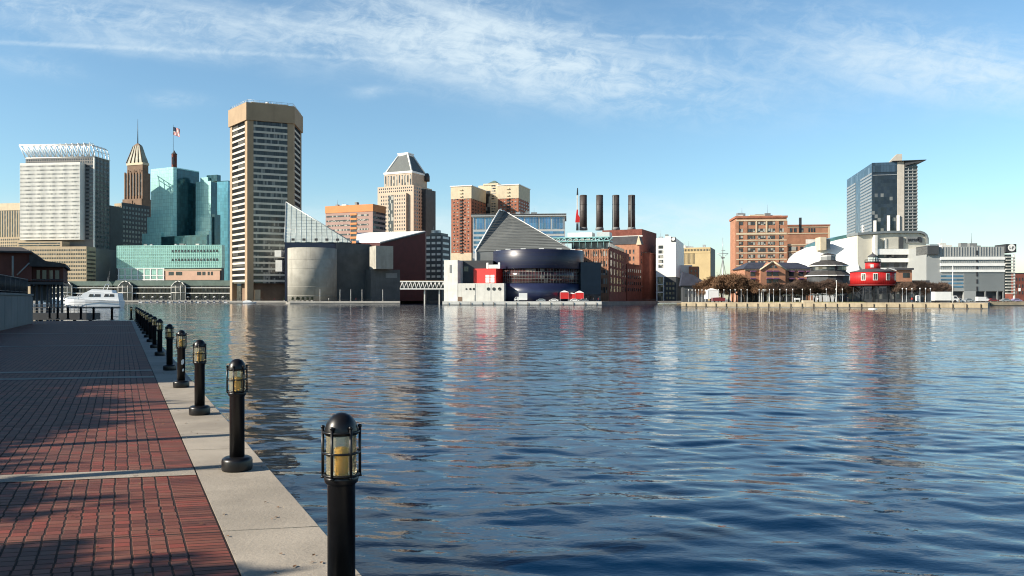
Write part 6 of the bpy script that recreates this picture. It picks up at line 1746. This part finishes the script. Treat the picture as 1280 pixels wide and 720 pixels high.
r = thing('quay_shelter', 'open white shelter with a pitched roof among the pier trees', 'shelter', (gx(955.5, 279), 279, LAND))
MB().slab([(-1.5, 3.9), (1.5, 3.9), (0, 4.7)], -1.2, 1.2).build('roof', M_offw, r)
for x in (-1.3, 1.3):
    for y in (-1, 1): MB().box(x - .11, x + .11, y - .11, y + .11, 0, 3.9).build('post', M_offw, r)
r = thing('folding_table', 'white draped table on the lawn of the right-hand pier', 'table', (gx(996.5, 268), 268, LAND + .25))
MB().box(-.85, .85, -.4, .4, .72, 1.25).build('cloth', M_wt2, r)
for x in (-.75, .75):
    for y in (-.32, .32): MB().box(x - .05, x + .05, y - .05, y + .05, 0, .72).build('leg', M_wt2, r)
r = thing('stone_steps', 'low pale stone steps at the water edge of the right-hand pier', 'steps', (gx(1011, 263), 263.6, LAND + .10))
for i in range(3): MB().box(-1.8 + .0, 1.8, -.6 + .4 * i, 1.0, .22 * i + .001, .22 * i + .22).build('step', M_cream, r)
# planters and shrubs under the cylinder
M_shrub = M('dark_shrub_leaves', (.035, .05, .025), .9, var=.4, scale=2)
def shrub_mesh(seed):
    rng = random.Random(seed); mb = MB()
    for i in range(260):
        p = Vector((rng.gauss(0, .36), rng.gauss(0, .36), abs(rng.gauss(.9, .55)))); a = Vector((rng.gauss(0, 1), rng.gauss(0, 1), rng.gauss(0, 1))).normalized() * .2; b = a.orthogonal().normalized() * .12
        mb.add([p - a, p + b, p + a, p - b], [(0, 1, 2, 3)])
    return mb.mesh('leaves', M_shrub)
SM = [shrub_mesh(1), shrub_mesh(2)]
PB = MB().box(-.6, .6, -.6, .6, 0, .5).mesh('planter', M_conc)
for i, u in enumerate((356, 361, 366, 371.5, 373.5, 378.5, 384.5, 390)):
    r = thing('potted_shrub', 'dark shrub in a concrete planter, %s from the left under the concrete drum' % ORD[i], 'shrub', (gx(u, 448), 448.2 if u > 362 else 522.5, LAND + .06), 0, 'shrubs on the aquarium quay')
    if u <= 362: r.location.x = gx(u, 522.5)
    for nm, me, dz in (('planter', PB, 0), ('leaves', SM[i % 2], .35)):
        o = bpy.data.objects.new(nm, me); COL.objects.link(o); o.parent = r; o.location.z = dz
# moored launch under the pentagon tower
d = dup(YT, (gx(312, 512), 512, 0), R(180), 'small white launch moored below the pentagon tower', None, (.45, .5, .42))
# paddle boats and floats in front of the market pavilion
PBT = None
for i in range(16):
    u = 176 + i * 7.1; Y = 692 + (i % 3); lab = '%s white pedal boat from the left in the row below the market pavilion' % ORD[i]
    if PBT is None:
        PBT = thing('pedal_boat', lab, 'pedal boat', (gx(u, Y), Y, 0), 0, 'pedal boats moored below the market pavilion')
        MB().slab([(-1.5, -.1), (1.3, -.1), (1.8, .6), (-1.7, .6)], -1.0, -.35).slab([(-1.5, -.1), (1.3, -.1), (1.8, .6), (-1.7, .6)], .35, 1.0).box(-1.3, 1.2, -.35, .35, .3, .5).build('hull', M_gel, PBT)
        MB().slab([(-1.2, .6), (-.2, .6), (-.2, .85), (-.9, .85), (-1.2, 1.6), (-1.4, 1.6)], -.9, .9).build('seat', M_navy, PBT); MB().slab([(-1.5, 2.1), (1.0, 2.1), (.9, 2.25), (-1.4, 2.25)], -.95, .95).build('canopy', M_offw, PBT)
        for x in (-1.3, .8): MB().tube((x, -.8, .6), (x, -.8, 2.1), .04, n=4).tube((x, .8, .6), (x, .8, 2.1), .04, n=4).build('canopy_post', M_steel, PBT)
    else: dup(PBT, (gx(u, Y), Y, 0), (i % 5) * .5, lab)
for i in range(10):
    u = 180 + i * 11; Y = 702; lab = '%s canvas parasol from the left before the market pavilion' % ORD[i]
    dup(UM, (gx(u, Y), Y, LAND), i, lab, 'parasols before the market pavilion', 1.15)
# small float on the water by the lighthouse
r = thing('mooring_buoy', 'small white mooring buoy floating below the lighthouse', 'buoy', (gx(1091, 225), 225, .0))
MB().lathe([(.0, -.3), (1.1, -.2), (1.25, .05), (1.1, .2), (0, .28)], n=16).build('float', M_white, r); MB().ring(0, 0, .3, .2, .04, 12, 5).build('ring', M_steel, r)

# ================================================================== what stands left of the frame and shades the walk
def shade_house(label, loc, rz, L, D, h, name='brick_warehouse'):
    T = thing(name, label, 'building', loc, rz)
    MB().box(0, L, 0, D, -.1, h).build('wall', M_brickd, T)
    MB().box(-.3, L + .3, -.3, D + .3, h + .01, h + .6).build('parapet', M_conc, T)
    n = int(L / 4)
    for r_ in range(3):
        for i in range(n): MB().box(L * (i + .3) / n, L * (i + .7) / n, -.08, .05, 1.2 + r_ * 3.8, 3.4 + r_ * 3.8).build('window', M_win, T)
    return T

# ================================================================== roof plant and quay furniture
rr = random.Random(5)
def roof_units(thing_name, x0, x1, y0, y1, z, n, th=0.0, mat=None):
    for o in [q for q in bpy.data.objects if q.name == thing_name]:
        for i in range(n):
            w_, d_, h_ = rr.uniform(1.5, 4.5), rr.uniform(1.5, 4), rr.uniform(1.0, 2.8)
            x, y = rr.uniform(x0, x1), rr.uniform(y0, y1); c, s = math.cos(th), math.sin(th)
            mb = MB(); mb.box(-w_ / 2, w_ / 2, -d_ / 2, d_ / 2, 0, h_)
            if i % 3 == 0: mb.tube((0, 0, h_), (0, 0, h_ + rr.uniform(2, 5)), .12, .05, n=4)
            mb.build('roof_unit', rr.choice((M_grey, M_steel, M_offw)), o, (x * c - y * s, x * s + y * c, z), th)
def top_of(name): 
    o = bpy.data.objects[name]
    return max((max(v.co.z for v in c.data.vertices) + c.location.z) for c in o.children if c.type == 'MESH' and c.name.split('.')[0] in ('parapet', 'cornice', 'roof_edge', 'orange_storey', 'wall', 'cladding', 'white_wall', 'lower_shaft', 'roof'))
roof_units('parking_garage', 4, 28, 3, 15, top_of('parking_garage') - .1, 6)
roof_units('brick_loft_building', 2, 24, 2, 12, top_of('brick_loft_building') - .1, 5)
roof_units('banded_hotel', 4, 32, 2, 12, top_of('banded_hotel') - .1, 4, R(-22))
roof_units('white_office', 2, 10, 2, 8, gz(297.5, 500) - LAND - .1, 3, R(-17))
roof_units('tan_slab_office', 3, 26, 2, 8, gz(309, 690) - LAND - .1, 4, R(-20))
roof_units('glass_hall', 4, 55, 4, 14, gz(267, 520) - LAND - .1, 5)
roof_units('dark_banded_office', 3, 9, 3, 9, gz(290.5, 600) - LAND - .1, 2, R(-20))
roof_units('teal_glass_hotel', 5, 95, 6, 16, gz(306, 745) - LAND - .1, 7, R(-7))
# timber fender piles along the quay faces
FP = None
def fenders(a, b, n, z1, label, group):
    global FP
    for i in range(n):
        p = Vector(a).lerp(Vector(b), (i + .5) / n); d = (Vector(b) - Vector(a)).normalized(); p = p + Vector((d.y, -d.x)) * .48
        lab = label % (ORD[i] if i < 26 else 'last')
        if FP is None:
            FP = thing('fender_pile', lab, 'fender pile', (p.x, p.y, 0), 0, group)
            MB().lathe([(.10, -1.5), (.11, 1.35), (.07, 1.42), (0, 1.44)], n=8).build('pile', M_brownw, FP); MB().ring(0, 0, 1.1, .115, .035, 12, 5).build('strap', M_dark, FP)
        else: dup(FP, (p.x, p.y, 0), i, lab, group)
M_brownw = M('wet_timber', (.07, .05, .035), .8, var=.3, scale=2)
fenders(P(852, 283), P(1235, 232), 26, 2, 'dark timber fender pile, %s from the left along the right-hand pier', 'fender piles of the right-hand pier')
fenders(P(553, 373), P(752, 373), 14, 2, 'dark timber fender pile, %s from the left below the pyramid pavilion', 'fender piles of the pavilion quay')
def rail(name, label, pts, h, mat, z0=LAND + .06, step=2.2, r=.05):
    T = thing(name, label, 'railing', (*pts[0], z0)); o = Vector(pts[0]); mp, mr = MB(), MB()
    for a, b in zip(pts[:-1], pts[1:]):
        a = Vector(a) - o; b = Vector(b) - o; n = max(1, int((b - a).length / step))
        for i in range(n + 1): q = a.lerp(b, i / n); mp.tube((*q, 0), (*q, h), r, n=5)
        for k in (1.0, .55): mr.tube((*a, h * k), (*b, h * k), r * .7, n=5)
    mp.build('posts', mat, T); mr.build('rails', mat, T)
rail('quay_railing', 'dark railing along the quay below the pentagon tower', [(-184, 521.8), P(357, 521.8)], 1.1, M_dark)
rail('quay_railing', 'dark railing along the aquarium quay under the concrete drum', [P(362, 445.7), P(500, 447.7)], 1.1, M_dark)
rail('quay_railing', 'pale railing along the far quay below the market pavilion', [(-420, 700.8), (-248, 700.8)], 1.1, M_steel)
rail('quay_railing', 'dark railing along the channel side quay right of the brick power plant', [P(790, 421), P(822, 471.5)], 1.1, M_dark)
p = pr(15.6, 24); ang = math.atan2(DV.y, DV.x)
shade_house('dark brick warehouse behind the low wall, left of the walk', (p.x, p.y, DECK), ang, 58, 14, 13.4).scale = (1, 1, 1)
for i, (s, tt, sc_, lab) in enumerate([(.6, 12.4, 5.45, 'bare tree standing left of the near brick walk'), (4.6, 12.8, 5.7, 'bare tree second from the warehouse left of the walk'), (8.4, 13.2, 5.7, 'bare tree standing closest to the warehouse'), (-3.0, 12.0, 4.9, 'bare tree standing farthest behind on the left'), (11.5, 14.5, 6.9, 'bare tree standing against the warehouse end')]):
    p = pr(s, tt); tree('bare_tree', lab, TC, (p.x, p.y, DECK), 2.1 * i, sc_ / max(q.co.z for q in TC[1].vertices), 'bare trees left of the walk')
SLP = None
for s_, tt, lab in ((4.25, 6.4, 'black street lamp left of the near walk, closest to the camera'), (6.1, 6.0, 'black street lamp left of the walk, middle of three'), (8.9, 6.6, 'black street lamp left of the walk, farthest of three')):
    p = pr(s_, tt)
    if SLP is None:
        SLP = r = thing('street_lamp', lab, 'street lamp', (p.x, p.y, DECK), 0, 'street lamps left of the walk')
        MB().lathe([(.18, 0), (.18, .5), (.095, .7), (.08, 4.2)], n=12).build('post', M_black, r); MB().lathe([(0, 4.15), (.16, 4.2), (.22, 4.7), (.1, 4.95), (0, 5.0)], n=12).build('lantern', M_lens, r)
    else: dup(SLP, (p.x, p.y, DECK), 0, lab)
# dry leaves blown along the paving
rl = random.Random(9); mb = MB()
for i in range(150):
    s_ = rl.uniform(-1.5, 16); tt = abs(rl.gauss(.66, .5)) if rl.random() < .6 else rl.uniform(.05, 5)
    if tt < .03: continue
    p = pr(s_, tt); a = rl.random() * 6.28; l = rl.uniform(.010, .024); z_ = DECK + .006; c, s2 = math.cos(a) * l, math.sin(a) * l
    mb.add([(p.x - c, p.y - s2, z_), (p.x + s2 * .6, p.y - c * .6, z_ + rl.uniform(0, .008)), (p.x + c, p.y + s2, z_ + .002), (p.x - s2 * .6, p.y + c * .6, z_ + rl.uniform(0, .008))], [(0, 1, 2, 3)])
tag(mb.build('leaves', M('dry_leaf', (.16, .085, .04), .9, var=.4, scale=3)), 'scattered dry brown leaves on the brick walk and coping', 'fallen leaves', None, 'stuff')
